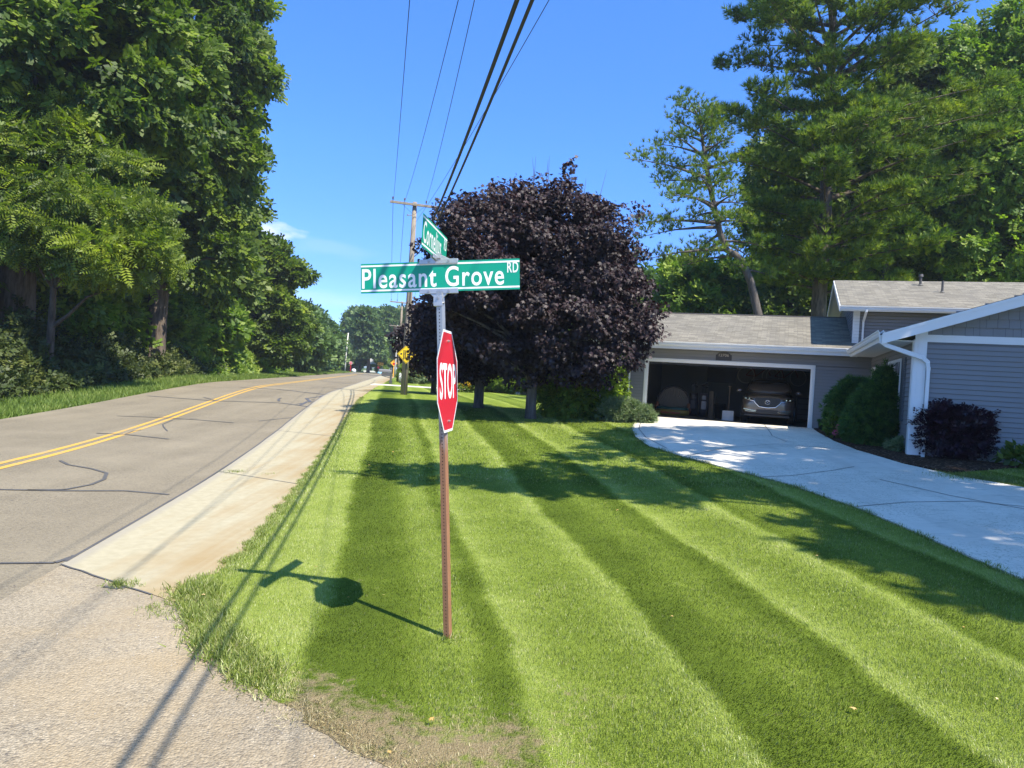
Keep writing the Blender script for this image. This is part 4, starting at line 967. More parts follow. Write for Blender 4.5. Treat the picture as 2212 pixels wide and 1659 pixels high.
def roofplane(name, quad, uvs, mat=M_ROOF, th=.045, parent=house):
    q = [Vector(p) for p in quad]; n = (q[1]-q[0]).cross(q[3]-q[0]).normalized()
    if n.z < 0: n = -n
    me = bpy.data.meshes.new(name); vs = [p+n*th for p in q]+q
    me.from_pydata(vs, [], [(0,1,2,3),(7,6,5,4),(0,4,5,1),(1,5,6,2),(2,6,7,3),(3,7,4,0)]); me.update()
    ul = me.uv_layers.new(name='UVMap'); co = uvs+uvs
    for lp_ in me.loops: ul.data[lp_.index].uv = co[lp_.vertex_index]
    return link(name, me, mat, parent)
EV = 2.68; SL = .335; OH = .60                  # eave height, slope, overhang
# garage front wall
mb = MB(); siding(mb, -.72, -.14, -.02, 2.17, 0); siding(mb, 5.63, 7.34, -.02, 2.17, 0); siding(mb, -.72, 7.34, 2.16, 2.52, 0); mb.build('garage_siding', M_SIDING, house)
mb = MB(); mb.box(-.72, 0, .002, .12, -.1, 2.52); mb.box(5.49, 7.4, .002, .12, -.1, 2.52); mb.box(0, 5.49, .002, .12, 2.03, 2.52)
mb.box(-.72, -.60, .12, 7.4, -.1, 2.9); mb.box(5.95, 6.05, .12, 7.4, -.1, 2.9); mb.box(-.6, 5.95, 7.2, 7.3, -.1, 2.9)
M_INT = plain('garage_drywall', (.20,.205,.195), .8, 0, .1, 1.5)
mb.build('garage_wall', M_INT, house)
mb = MB(); mb.box(-.6, 5.95, .12, 7.2, 2.36, 2.40); mb.build('garage_ceiling', M_INT, house)
mb = MB(); mb.box(-.7, 6.0, -.02, 7.3, -.12, .033); mb.build('garage_floor', plain('garage_floor_concrete', (.10,.095,.09), .5, 0, .25, 2), house)
mb = MB(); siding(mb, -2.55, -.72, -.02, 2.52, .55); mb.box(-2.55, -.70, .56, .7, -.1, 2.52); mb.build('side_entry_siding', M_SIDING, house)
# door frame
mb = MB()
for a, b in ((-.14, 0), (5.49, 5.63)):
    mb.box(a, b, -.035, .10, 0, 2.03); mb.box(a+.03, b-.03, -.048, -.035, 0, 2.03)
mb.box(-.14, 5.63, -.035, .10, 2.032, 2.17); mb.box(-.14, 5.63, -.052, -.035, 2.10, 2.15)
mb.build('garage_door_frame', M_WHITE, house, bevel=.004)
mb = MB()
for i in range(4): mb.box(.05, 5.44, .3+i*.55, .83+i*.55, 2.22, 2.26)
mb.build('raised_garage_door', M_WHITE, house)
mb = MB(); mb.box(.02, 5.47, .02, .06, 1.955, 2.03); mb.build('door_bottom_seal', M_BLK, house)
# eave of the garage: soffit, fascia gutter, roof
def gutter(mb, a, b, out):
    """K-style gutter between two points, out = unit vector away from the wall"""
    a, b, o = Vector(a), Vector(b), Vector(out); prof = [(0,0),(0,-.13),(.07,-.13),(.09,-.08),(.09,-.05),(.12,-.02),(.12,0),(.11,0),(.105,-.02),(.08,-.05),(.07,-.115),(.012,-.115),(.012,0)]
    vs = [p+o*x+Vector((0,0,z)) for p in (a, b) for x, z in prof]; n = len(prof)
    mb.add(vs, [(i,(i+1)%n,n+(i+1)%n,n+i) for i in range(n)]+[tuple(range(n)), tuple(range(2*n-1,n-1,-1))])
gx0, gx1 = -2.2, 6.75
mb = MB(); mb.box(gx0, 7.34, -OH, .0, 2.52, 2.54); mb.build('soffit', M_SOFFIT, house)
mb = MB(); mb.box(gx0, 6.8, -OH-.03, -OH, 2.50, 2.72); mb.build('fascia', M_WHITE, house)
mb = MB(); gutter(mb, (gx0,-OH-.03,2.74), (6.72,-OH-.03,2.74), (0,-1,0)); mb.build('gutter', M_WHITE, house)
RV_ = 3.5; RZ = 4.10; ez = RZ-(RV_+OH+.08)*SL
roofplane('garage_roof', [(gx0,-OH-.08,ez),(7.4,-OH-.08,ez),(7.4,RV_,RZ),(gx0,RV_,RZ)], [(0,0),(9.6,0),(9.6,4.41),(0,4.41)])
roofplane('garage_roof', [(7.4,RV_*2+OH,ez),(gx0,RV_*2+OH,ez),(gx0,RV_,RZ),(7.4,RV_,RZ)], [(0,0),(9.6,0),(9.6,4.41),(0,4.41)])
mb = MB(); mb.box(gx0, 6.7, RV_-.12, RV_+.12, RZ+.02, RZ+.055); mb.build('ridge_cap', M_ROOF, house)
# upper volume
UE = 4.12; UR = 5.55; uv_ = 3.8; us = (UR-UE)/(uv_+OH)
x0, x1 = 6.72, 19.0
mb = MB(); siding(mb, x0, x1, 2.5, 4.02, .0); mb.build('upper_front_siding', M_SIDING, house)
mb = MB(); siding(mb, 0, 8, 2.5, 5.5, x0, ax='y', out=-1, lo=lambda z: max(0, (z-UE)/us-OH) if z > 4.02 else 0, hi=lambda z: min(7.6, 7.6+OH-(z-UE)/us) if z > 4.02 else 7.6); mb.build('upper_gable_siding', M_SIDING, house)
mb = MB(); mb.box(x0-.02, x0+.17, -.025, -.0, 2.5, 4.05); mb.box(x0-.025, x0-.0, -.02, .15, 2.5, 4.05); mb.build('corner_trim', M_WHITE, house)
mb = MB(); mb.box(6.25, x1, -OH, 0, 4.04, 4.06); mb.build('upper_soffit', M_SOFFIT, house)
mb = MB(); mb.box(6.22, x1, -OH-.03, -OH, 3.97, 4.11); mb.build('upper_fascia', M_WHITE, house)
mb = MB(); gutter(mb, (6.22,-OH-.03,4.13), (x1,-OH-.03,4.13), (0,-1,0)); mb.build('upper_gutter', M_WHITE, house)
roofplane('upper_roof', [(6.25,-OH-.08,UE-.02),(x1,-OH-.08,UE-.02),(x1,uv_,UR),(6.25,uv_,UR)], [(0,0),(12.7,0),(12.7,4.7),(0,4.7)])
roofplane('upper_roof', [(x1,uv_*2+OH,UE-.02),(6.25,uv_*2+OH,UE-.02),(6.25,uv_,UR),(x1,uv_,UR)], [(0,0),(12.7,0),(12.7,4.7),(0,4.7)])
# rake boards of the upper gable and the sloping soffit behind them
mb = MB()
for s in (-1, 1):
    ya = uv_+s*(uv_+OH+.08)
    for xx, dz0, dz1 in ((6.21, -.15, .03),):
        vs = [(xx,ya,UE-.02+dz0),(xx,uv_,UR+dz0),(xx,uv_,UR+dz1),(xx,ya,UE-.02+dz1),(xx+.038,ya,UE-.02+dz0),(xx+.038,uv_,UR+dz0),(xx+.038,uv_,UR+dz1),(xx+.038,ya,UE-.02+dz1)]
        mb.add(vs, [(0,1,2,3),(7,6,5,4),(0,4,5,1),(1,5,6,2),(2,6,7,3),(3,7,4,0)])
mb.build('rake_board', M_WHITE, house)
mb = MB()
for s in (-1, 1):
    ya = uv_+s*(uv_+OH)
    mb.add([(6.25,ya,UE-.09),(x0,ya,UE-.09),(x0,uv_,UR-.07),(6.25,uv_,UR-.07)], [(0,1,2,3)])
mb.build('gable_soffit', M_SOFFIT, house)
def downspout(name, pts, w_=.085):
    mb = MB()
    for a, b in zip(pts[:-1], pts[1:]):
        mb.bar(a, b, w_*.75, w_)
    for p in pts[1:-1]:
        p = Vector(p); mb.obox(p, (w_*.42,0,0), (0,w_*.42,0), (0,0,w_*.42))
    return mb.build(name, M_WHITE, house, bevel=.008)
downspout('downspout', [(7.02,-OH-.08,4.05),(7.02,-OH-.08,3.98),(7.0,-.09,3.70),(7.0,-.09,2.86),(6.85,-.3,2.78)])
# roof vents
for i, (vx, vz, hh, r_) in enumerate(((9.05, 2.95, .34, .045), (9.55, 1.75, .40, .04))):
    zz = UE+(vz+OH)*us+.04; mb = MB(); mb.tube([(vx,vz,zz-.05),(vx,vz,zz+hh)], r_, 12)
    mb.tube([(vx,vz,zz),(vx,vz,zz+.05)], [r_*2.2, r_*1.2], 12)
    if i == 0: mb.tube([(vx,vz,zz+hh-.02),(vx,vz,zz+hh+.07)], [r_*1.9, r_*1.5], 12)
    mb.build('vent_pipe', plain('dark_vent_pipe', (.09,.085,.08), .6), house)
# wing with its gable end towards the viewer
WX, WV, WR = 7.34, -8.5, 11.9                   # left wall, gable wall, ridge line
wz = lambda x: 2.62+(x-6.70)*.345               # underside of the roof over x
WE = 17.1
mb = MB(); siding(mb, WX, WE, -.02, 2.50, WV); mb.build('gable_siding', M_SIDING, house)
mb = MB(); siding(mb, WV, 0, -.02, 2.50, WX, ax='y', out=-1); mb.build('wing_side_siding', M_SIDING, house)
mb = MB(); mb.box(WX+.002, WE, WV+.003, WV+.12, -.15, 2.6); mb.box(WX+.003, WX+.12, WV+.12, -.01, -.15, 2.6); mb.build('wing_wall', M_INT, house)
mb = MB(); mb.box(WX-.01, WE, WV-.02, WV+.0, -.42, -.02); mb.box(WX-.02, WX-.001, WV, 0, -.42, -.02); mb.build('foundation', plain('foundation_block', (.30,.29,.27), .9, 0, .2, 4), house)
# shakes in the gable
mb = MB(); rr_ = random.Random(5); z = 2.66; row = 0
while z < 4.5:
    zt = z+.19; xx = WX+.1 + rr_.uniform(-.1, 0)
    while xx < WE:
        wd = rr_.uniform(.12, .26); ztop = min(zt, wz(min(xx, 2*WR-xx))-.02, )
        xl = xx
        if wz(xl if xl < WR else 2*WR-xl) > z+.03:
            t0 = .036+rr_.uniform(-.004, .004); zz = min(zt, wz(xl if xl < WR else 2*WR-xl-wd)+.10)
            mb.add([(xl,WV-t0,z-rr_.uniform(0,.008)),(xl+wd-.007,WV-t0,z),(xl+wd-.007,WV-.001,zz),(xl,WV-.001,zz),(xl,WV,z),(xl+wd-.007,WV,z)], [(0,1,2,3),(0,4,5,1)])
        xx += wd
    z = zt; row += 1
mb.build('gable_shakes', M_SHAKE, house)
mb = MB(); mb.add([(WX,WV+.004,2.5),(WE,WV+.004,2.5),(WR,WV+.004,wz(WR)+.05),(WX,WV+.004,wz(WX)+.05)], [(0,1,2,3)]); mb.build('gable_backing', plain('shake_backing', (.13,.135,.15), .8), house)
mb = MB(); mb.box(WX+.2, WE, WV-.035, WV-.016, 2.50, 2.66); mb.build('band_board', M_WHITE, house)
mb = MB(); mb.box(WX-.02, WX+.22, WV-.042, WV-.017, -.05, wz(WX)+.02); mb.box(WX-.042, WX-.016, WV-.02, WV+.2, -.05, 2.55)
mb.box(WX+.05, WX+.17, WV-.052, WV-.042, -.05, wz(WX)-.02); mb.build('corner_trim', M_WHITE, house)
# roof of the wing
ROH = .5
roofplane('wing_roof', [(6.62,WV-ROH,wz(6.62)),(6.62,4.0,wz(6.62)),(WR,4.0,wz(WR)),(WR,WV-ROH,wz(WR))], [(0,0),(12.9,0),(12.9,5.6),(0,5.6)])
roofplane('wing_roof', [(2*WR-6.62,WV-ROH,wz(6.62)),(2*WR-6.62,4.0,wz(6.62)),(WR,4.0,wz(WR)),(WR,WV-ROH,wz(WR))], [(0,0),(12.9,0),(12.9,5.6),(0,5.6)])
mb = MB()
for s in (1, -1):
    X = lambda x: x if s > 0 else 2*WR-x
    for a, b, y0, y1, d0, d1 in ((6.60, WR, WV-ROH-.035, WV-ROH, -.20, .035), (6.60, WR, WV-ROH-.05, WV-ROH-.035, -.035, .035)):
        vs = [(X(a),y0,wz(a)+d0),(X(b),y0,wz(b)+d0),(X(b),y0,wz(b)+d1),(X(a),y0,wz(a)+d1),(X(a),y1,wz(a)+d0),(X(b),y1,wz(b)+d0),(X(b),y1,wz(b)+d1),(X(a),y1,wz(a)+d1)]
        mb.add(vs, [(0,1,2,3),(7,6,5,4),(0,4,5,1),(1,5,6,2),(2,6,7,3),(3,7,4,0)])
mb.build('rake_board', M_WHITE, house)
mb = MB(); mb.add([(6.66,WV-ROH,wz(6.66)-.07),(WR,WV-ROH,wz(WR)-.07),(WR,WV,wz(WR)-.07),(6.66,WV,wz(6.66)-.07)], [(0,1,2,3)]); mb.build('rake_soffit', M_SOFFIT, house)
mb = MB()
for a, b in ((WX+.2, WR),):   # frieze under the rake
    mb.add([(a,WV-.03,wz(a)-.19),(b,WV-.03,wz(b)-.19),(b,WV-.03,wz(b)-.07),(a,WV-.03,wz(a)-.07),(a,WV-.015,wz(a)-.19),(b,WV-.015,wz(b)-.19)], [(0,1,2,3),(0,4,5,1)])
mb.build('frieze_board', M_WHITE, house)
mb = MB(); mb.box(6.66, WX, WV-.0, -OH-.001, 2.50, 2.52); mb.build('wing_soffit', M_SOFFIT, house)
mb = MB(); mb.box(6.63, 6.66, WV-ROH, -OH-.0, 2.47, 2.66); mb.build('wing_fascia', M_WHITE, house)
mb = MB(); gutter(mb, (6.63,WV-ROH,2.69), (6.63,-OH-.12,2.69), (-1,0,0)); mb.build('wing_gutter', M_WHITE, house)
downspout('downspout', [(6.57,WV-ROH+.09,2.58),(6.60,WV-ROH+.09,2.44),(6.72,WV-ROH+.12,2.36),(7.46,WV-.14,2.14),(7.58,WV-.10,2.04),(7.60,WV-.10,1.9),(7.60,WV-.10,.02),(7.56,WV-.42,-.12)], .095)
# openings of the wing side: door with glass, big window, shutters
def opening(name, y0, y1, z0, z1, muntins=(2,4), door=False):
    mb = MB(); x = WX-.03; t = .075
    mb.box(x-.03, x, y0-t, y1+t, z1, z1+t); mb.box(x-.03, x, y0-t, y0, z0, z1); mb.box(x-.03, x, y1, y1+t, z0, z1)
    mb.box(x-.04, x, y0-t, y1+t, z0-t, z0)
    f = mb.build(name, M_WHITE, house, bevel=.004)
    if door:
        mb = MB(); mb.box(x-.005, x+.012, y0, y1, z0, z0+.75); mb.box(x-.005, x+.012, y0, y0+.13, z0+.75, z1); mb.box(x-.005, x+.012, y1-.13, y1, z0+.75, z1); mb.box(x-.005, x+.012, y0+.13, y1-.13, z1-.14, z1); mb.build('door_leaf', M_WHITE, f)
        mb = MB(); mb.tube([(x-.005,y0+.07,z0+.95),(x-.06,y0+.07,z0+.95)], .02, 8); mb.build('handle', M_STEEL, f)
        y0, y1, z0, z1 = y0+.13, y1-.13, z0+.75, z1-.14
    mb = MB(); mb.box(x+.004, x+.010, y0, y1, z0, z1); mb.build('pane', M_GLASS, f)
    mb = MB()
    for i in range(1, muntins[0]): yy_ = y0+(y1-y0)*i/muntins[0]; mb.box(x-.010, x+.003, yy_-.012, yy_+.012, z0, z1)
    for i in range(1, muntins[1]): zz_ = z0+(z1-z0)*i/muntins[1]; wd = .03 if i*2 == muntins[1] else .012; mb.box(x-.012, x+.003, y0, y1, zz_-wd, zz_+wd)
    mb.build('muntins', M_WHITE, f)
opening('front_door', -1.62, -.72, .02, 2.08, (3,3), True)
opening('window', -5.55, -4.6, .75, 2.12, (2,4)); opening('window', -6.75, -5.80, .75, 2.12, (2,4))
for y_ in (-7.25, -4.05):
    mb = MB(); mb.box(WX-.045, WX-.018, y_-.2, y_+.2, .68, 2.2)
    for k in range(26): mb.box(WX-.055, WX-.045, y_-.17, y_+.17, .74+k*.055, .77+k*.055)
    mb.build('shutter', plain('dark_shutter', (.10,.11,.12), .5), house)
# house number plaque with an arched top
mb = MB(); pts = [(-.27,-.13),(.27,-.13),(.27,.06),(.22,.08)]+[(.22*math.cos(a), .08+.07*math.sin(a)) for a in np.linspace(.2, math.pi-.2, 9)]+[(-.22,.08),(-.27,.06)]
mb.prism(pts, -.02, 0); pl = mb.build('number_plaque', plain('dark_bronze_plaque', (.05,.045,.045), .5, .3), house, bevel=.004); pl.location = (2.62,-.02,2.32)
text_mesh('plaque_number', '12706', -.17, .17, .0, .10, plain('worn_gilt', (.35,.30,.24), .5), pl, -.022, .02)
# porch lamp by the door
mb = MB(); mb.box(WX-.10, WX-.02, -2.25, -2.17, 1.6, 1.75); mb.build('wall_lamp', M_BLK, house)

# ------------------------------------------------------------------ things in the garage (parented roots carry the house rotation)
def hloc(u, v, z=0): p = hw(u, v); return (p[0], p[1], .834+z)
def hthing(name, u, v, z, label, cat, group=None, rz=0): return empty(name, hloc(u, v, z), -HA+rz, label, cat, group)
def carpaint():
    t = NT('dark_grey_car_paint'); return t.bsdf((.16,.135,.125), .28, .75, None, .5, 1.0)
M_CAR = carpaint(); M_CHROME = plain('chrome', (.75,.75,.76), .12, 1, .02); M_RUB = plain('tyre_rubber', (.02,.02,.02), .85); M_BPL = plain('black_plastic', (.018,.018,.02), .45)
car = hthing('parked_car', 4.16, .62, 0, 'dark grey compact crossover parked nose out inside the open garage', 'car')
def loft(secs, name, mat, parent, closed=True, smooth=True, sub=1):
    """secs: list of (y, [(x,z)...]) half profiles from bottom centre to top centre, mirrored"""
    vs = []; fs = []; m = None
    for y, pr in secs:
        full = [(x, z) for x, z in pr] + [(-x, z) for x, z in reversed(pr)]
        m = len(full); vs += [(x, y, z) for x, z in full]
    for i in range(len(secs)-1):
        for k in range(m): fs.append((i*m+k, i*m+(k+1)%m, (i+1)*m+(k+1)%m, (i+1)*m+k))
    fs += [tuple(range(m))[::-1], tuple(range((len(secs)-1)*m, len(secs)*m))]
    mb = MB(); mb.add(vs, fs); o = mb.build(name, mat, parent, smooth)
    if sub: md = o.modifiers.new('sub', 'SUBSURF'); md.levels = sub; md.render_levels = sub
    return o
def bsec(y, zb, w, wt, zt, crown_=.03, sh=.0):
    zm = (zb+zt)/2
    return (y, [(w*.55,zb),(w*.93,zb+.02),(w,zb+.14),(w,zm),(w*.985+sh,zt-.16),(wt,zt-.04),(wt*.55,zt+crown_*.6),(wt*.02,zt+crown_)])
loft([bsec(.0,.40,.66,.58,.84,.02), bsec(.05,.30,.80,.70,.94,.02), bsec(.22,.24,.89,.80,.99,.03), bsec(.6,.22,.915,.84,1.03,.04), bsec(1.1,.22,.92,.86,1.07,.045), bsec(1.5,.22,.92,.87,1.11,.02), bsec(2.6,.22,.92,.87,1.12,0), bsec(3.8,.24,.92,.86,1.13,0), bsec(4.3,.3,.88,.82,1.12,0), bsec(4.5,.42,.80,.74,1.08,0)], 'body', M_CAR, car)
def gsec(y, w0, w1, z0, z1): return (y, [(.02,z0),(w0,z0),(w0*.98,z0+.05),((w0+w1)/2+.02,(z0+z1)/2),(w1+.01,z1-.06),(w1-.05,z1-.01),(w1*.5,z1+.01),(.02,z1+.015)])
loft([gsec(1.22,.80,.76,1.08,1.14), gsec(1.55,.83,.72,1.09,1.38), gsec(1.95,.84,.66,1.1,1.60), gsec(2.4,.84,.64,1.1,1.655), gsec(3.4,.83,.62,1.1,1.64), gsec(4.0,.80,.60,1.1,1.55), gsec(4.3,.76,.58,1.1,1.25)], 'cabin', M_CAR, car)
mb = MB(); mb.add([(-.735,1.275,1.135),(.735,1.275,1.135),(.60,1.90,1.575),(-.60,1.90,1.575),(0,1.235,1.14),(0,1.87,1.60)], [(0,4,5,3),(4,1,2,5)]); o = mb.build('windshield', M_DARKGLASS, car)
mb = MB()
for s in (-1, 1): mb.add([(s*.868,1.55,1.14),(s*.86,3.9,1.16),(s*.70,3.7,1.54),(s*.70,2.05,1.56)], [(0,1,2,3)])
mb.build('side_glass', M_DARKGLASS, car)
mb = MB(); gr = [(-.40,.93),(.40,.93),(.44,.86),(.36,.70),(.24,.60),(-.24,.60),(-.36,.70),(-.44,.86)]
mb.prism(gr, -.045, .03); gro = mb.build('grille', M_BPL, car)
mb = MB()
for i in range(7):
    z = .64+i*.042; ww = .36+(.06 if z > .7 else -.06); mb.box(-ww, ww, -.052, -.045, z, z+.012)
mb.build('grille_bars', plain('grille_bar', (.05,.05,.05), .3, .6), gro)
mb = MB(); path = [(-.80,-.005,.865),(-.62,-.055,.82),(-.46,-.075,.80),(-.40,-.08,.72),(-.27,-.085,.60),(0,-.09,.575),(.27,-.085,.60),(.40,-.08,.72),(.46,-.075,.80),(.62,-.055,.82),(.80,-.005,.865)]
mb.tube(path, [.008,.012,.016,.018,.020,.020,.020,.018,.016,.012,.008], 8); mb.build('chrome_wing', M_CHROME, car, True)
# emblem: ring with a spread-wing stroke
mb = MB(); mb.tube([(.085*math.cos(a), -.085, .775+.068*math.sin(a)) for a in np.linspace(0, 2*math.pi, 25)], .008, 6)
mb.tube([(-.075,-.088,.80),(-.045,-.088,.81),(-.015,-.088,.79),(0,-.09,.75),(.015,-.088,.79),(.045,-.088,.81),(.075,-.088,.80)], .008, 6); mb.build('emblem', M_CHROME, gro, True)
for s in (-1, 1):
    mb = MB(); mb.add([(s*.46,-.042,.845),(s*.66,-.01,.93),(s*.86,.17,.95),(s*.865,.16,.895),(s*.80,.02,.855),(s*.62,-.04,.815),
                       (s*.46,.06,.845),(s*.66,.12,.93),(s*.84,.27,.95),(s*.84,.27,.895),(s*.76,.15,.855),(s*.62,.08,.815)], [(0,1,2,3,4,5)[::s], (6,7,8,9,10,11)[::-s]]+[(i,(i+1)%6,6+(i+1)%6,6+i) for i in range(6)])
    h_ = mb.build('headlight', M_DARKGLASS, car); mb = MB()
    for q in (.62, .74):
        mb = MB(); mb.tube([(s*q,-.035+(q-.62)*.5,.875),(s*q,.04+(q-.62)*.5,.875)], .022, 10); mb.build('lamp', M_CHROME, h_)
    mb = MB(); mb.bar((s*.36,-.045,.44),(s*.80,.03,.50),.03,.035); mb.bar((s*.42,-.05,.415),(s*.74,.0,.43),.02,.02); mb.build('bumper_trim', M_CHROME, car, bevel=.006)
    mb = MB(); mb.tube([(s*.90,1.28,1.10),(s*.99,1.24,1.12)], .02, 6); mb.add([], []); o = mb.build('mirror', M_CAR, car)
    b2 = bmesh.new(); bmesh.ops.create_uvsphere(b2, u_segments=14, v_segments=10, radius=1); me = bpy.data.meshes.new('mirror_shell'); 
    for v in b2.verts: v.co = (v.co.x*.11+s*1.04, v.co.y*.06+1.24, v.co.z*.075+1.14)
    b2.to_mesh(me); b2.free(); link('mirror_shell', me, M_CAR, o)
mb = MB(); mb.prism([(-.40,.36),(.40,.36),(.36,.50),(-.36,.50)], -.035, .1); mb.build('lower_intake', M_BPL, car)
mb = MB(); mb.box(-.76, .76, -.01, .2, .245, .33); mb.build('skid_strip', M_BPL, car, bevel=.02)
for (wx_, wy_) in ((-.80,.88),(.80,.88),(-.80,3.58),(.80,3.58)):
    mb = MB(); s = math.copysign(1, wx_); mb.tube([(wx_-.12*s*0-.11,wy_,.36),(wx_+.11,wy_,.36)], .36, 24); w_ = mb.build('wheel', M_RUB, car, bevel=.02)
    mb = MB(); mb.tube([(wx_+s*.105,wy_,.36),(wx_+s*.118,wy_,.36)], .24, 20); mb.build('rim', M_ALU, w_)

# inflatable tow tube leaning on the back wall
tube = hthing('inflatable_tube', .58, 2.75, 0, 'colourful deflated tow tube with a striped canopy in the garage', 'inflatable')
def torus_arc(mb, R, r_, a0, a1, c, sx=1., n=28): mb.tube([(c[0]+R*sx*math.cos(a), c[1], c[2]+R*math.sin(a)) for a in np.linspace(a0, a1, n)], r_, 10)
mb = MB(); mb.tube([(-1.0,-.1,.17),(-.7,-.35,.16),(0,-.45,.15),(.7,-.35,.16),(1.0,-.1,.17)], [.15,.17,.17,.17,.15], 12); mb.build('front_roll', plain('yellow_vinyl', (.30,.22,.04), .4), tube, True)
text_mesh('roll_lettering', 'Gladiator', -.62, .62, .10, .24, plain('red_print', (.45,.03,.03), .5), tube, -.64, .02)
mb = MB(); mb.tube([(-.95,0,.36),(-.65,-.25,.36),(0,-.33,.34),(.65,-.25,.36),(.95,0,.36)], [.11,.12,.12,.12,.11], 12); mb.build('middle_roll', plain('teal_vinyl', (.025,.11,.10), .4), tube, True)
mb = MB()
for s in (-1, 1): mb.tube([(s*1.0,.1,.2),(s*1.02,.1,.5),(s*.98,.1,.72)], [.13,.13,.09], 10)
mb.build('side_roll', plain('orange_vinyl', (.22,.08,.03), .4), tube, True)
mb = MB(); torus_arc(mb, 1.05, .07, 0, math.pi, (0,.25,.62), 1.0); mb.build('canopy_rim', M_BLK, tube, True)
mb = MB(); N_ = 44; vs = []; 
for i in range(N_+1):
    a = math.pi*i/N_; rr2 = 1.0; yb_ = .22+.03*(i % 2)
    vs += [(rr2*math.cos(a), yb_, .62+rr2*math.sin(a)), (.45*math.cos(a), yb_-.12, .42)]
mb.add(vs, [(2*i,2*i+1,2*i+3,2*i+2) for i in range(N_)]); mb.build('canopy', plain('beige_fabric', (.15,.135,.11), .8), tube)
tube.scale = (.62, .62, .68)
for i, (u_, lab, cl) in enumerate(((1.36,'black golf bag standing left of the silver one',(.02,.02,.025)),(1.74,'golf bag with pale pockets standing beside the tilted board',(.05,.05,.06)))):
    g_ = hthing('golf_bag', u_, 2.9, 0, lab, 'golf bag', 'golf bags in the garage', rz=.2*i)
    mb = MB(); mb.tube([(0,.1,.02),(0,.06,.5),(0,0,.92)], [.15,.17,.15], 14); mb.build('bag', plain('bag_fabric', cl, .6), g_, True)
    mb = MB(); mb.box(-.10, .10, -.19, -.10, .30, .62); mb.box(-.08, .08, -.17, -.08, .68, .84); mb.build('pocket', plain('pocket_fabric', (.25,.26,.28) if i else (.03,.03,.035), .6), g_, bevel=.03)
    for k in range(6):
        mb = MB(); a = k*1.05; mb.tube([(.06*math.cos(a),.06*math.sin(a),.85),(.09*math.cos(a),.02+.08*math.sin(a),1.14+.03*k)], .007, 5); mb.tube([(.09*math.cos(a)-.03,.02+.08*math.sin(a),1.15+.03*k),(.09*math.cos(a)+.05,.02+.08*math.sin(a),1.19+.03*k)], [.028,.035], 8); mb.build('club', M_BPL, g_)
t_ = hthing('wooden_board', 2.04, 3.0, 0, 'narrow pale board tilted against the back of the garage', 'board')
mb = MB(); mb.bar((0,0,0),(-.06,.35,1.02),.17,.04); mb.build('plank', plain('pale_plank', (.16,.12,.08), .7), t_, bevel=.004)
t_ = hthing('waste_bin', 2.42, 2.4, 0, 'black waste bin between the board and the car', 'bin')
mb = MB(); mb.lathe([(0,0),(.17,0),(.21,.55),(.225,.55),(.225,.58),(.2,.58),(.165,.03),(0,.03)], n=20); mb.build('bin_body', M_BPL, t_, True)
mb = MB(); mb.tube([(-.2,.05,.6),(-.2,.05,.75),(-.16,.05,.95)], .02, 6); mb.build('bin_handle', M_BPL, t_)
t_ = hthing('shovel', 2.80, 1.2, 0, 'snow shovel standing upright next to the car', 'shovel')
mb = MB(); mb.tube([(0,.1,.25),(0,.28,1.25)], .017, 8); mb.tube([(-.07,.28,1.25),(.07,.28,1.25)], .017, 8); mb.build('shaft', plain('dark_wood', (.10,.07,.05), .6), t_)
mb = MB(); n_ = 6
for i in range(n_):
    a, b = -.2+.4*i/n_, -.2+.4*(i+1)/n_; ya, yb2 = .06*math.cos(a*7)-.05, .06*math.cos(b*7)-.05
    mb.add([(a,ya,.0),(b,yb2,.0),(b,yb2+.08,.36),(a,ya+.08,.36)], [(0,1,2,3)])
o = mb.build('scoop', plain('pale_scoop', (.55,.55,.55), .4), t_); so_ = o.modifiers.new('s', 'SOLIDIFY'); so_.thickness = .006
t_ = hthing('wall_screen', 2.07, 7.14, 1.78, 'large flat black screen hung on the back wall of the garage', 'screen')
mb = MB(); mb.box(-.62,.62,-.07,-.0,-.36,.36); mb.build('casing', M_BPL, t_, bevel=.01); mb = MB(); mb.box(-.60,.60,-.076,-.071,-.34,.34); mb.build('display', M_BPL, t_)
for i, (u_, lab) in enumerate(((3.62,'bicycle hung high on the garage wall left of the car roof'),(4.75,'bicycle hung by the right end of the garage wall above the car'))):
    bk = hthing('bicycle', u_, 6.3, 1.80, lab, 'bicycle', 'bicycles hung in the garage', rz=.35*i)
    for xx in (-.5, .5):
        mb = MB(); mb.tube([(xx+.34*math.cos(a), 0, .34*math.sin(a)) for a in np.linspace(0, 2*math.pi, 29)], .018, 6); 
        w_ = mb.build('wheel', plain('bicycle_tyre', (.42,.40,.37), .6), bk, True); mb = MB()
        for k in range(10): a = k*math.pi/5; mb.tube([(xx,0,0),(xx+.33*math.cos(a),0,.33*math.sin(a))], .003, 3)
        mb.build('spokes', M_STEEL, w_)
    mb = MB(); 
    for a, b in (((-.5,0,0),(-.1,0,-.03)),((-.1,0,-.03),(-.22,0,.38)),((-.5,0,0),(-.2,0,.33)),((-.1,0,-.03),(.33,0,.33)),((-.2,0,.33),(.32,0,.40)),((.5,0,0),(.3,0,.46))): mb.tube([a, b], .016, 6)
    mb.build('frame', plain('bicycle_paint', (.20,.03,.03), .4), bk); mb = MB(); mb.tube([(.3,-.2,.50),(.3,0,.47),(.3,.2,.50)], .012, 6); mb.build('handlebar', M_STEEL, bk)
    mb = MB(); mb.tube([(-.34,0,.44),(-.2,0,.45),(-.1,0,.45)], [.06,.05,.02], 8); mb.build('saddle', M_BPL, bk)
t_ = hthing('tool_cabinet', 5.55, 5.2, 0, 'dark cabinet in the shadow right of the car', 'cabinet')
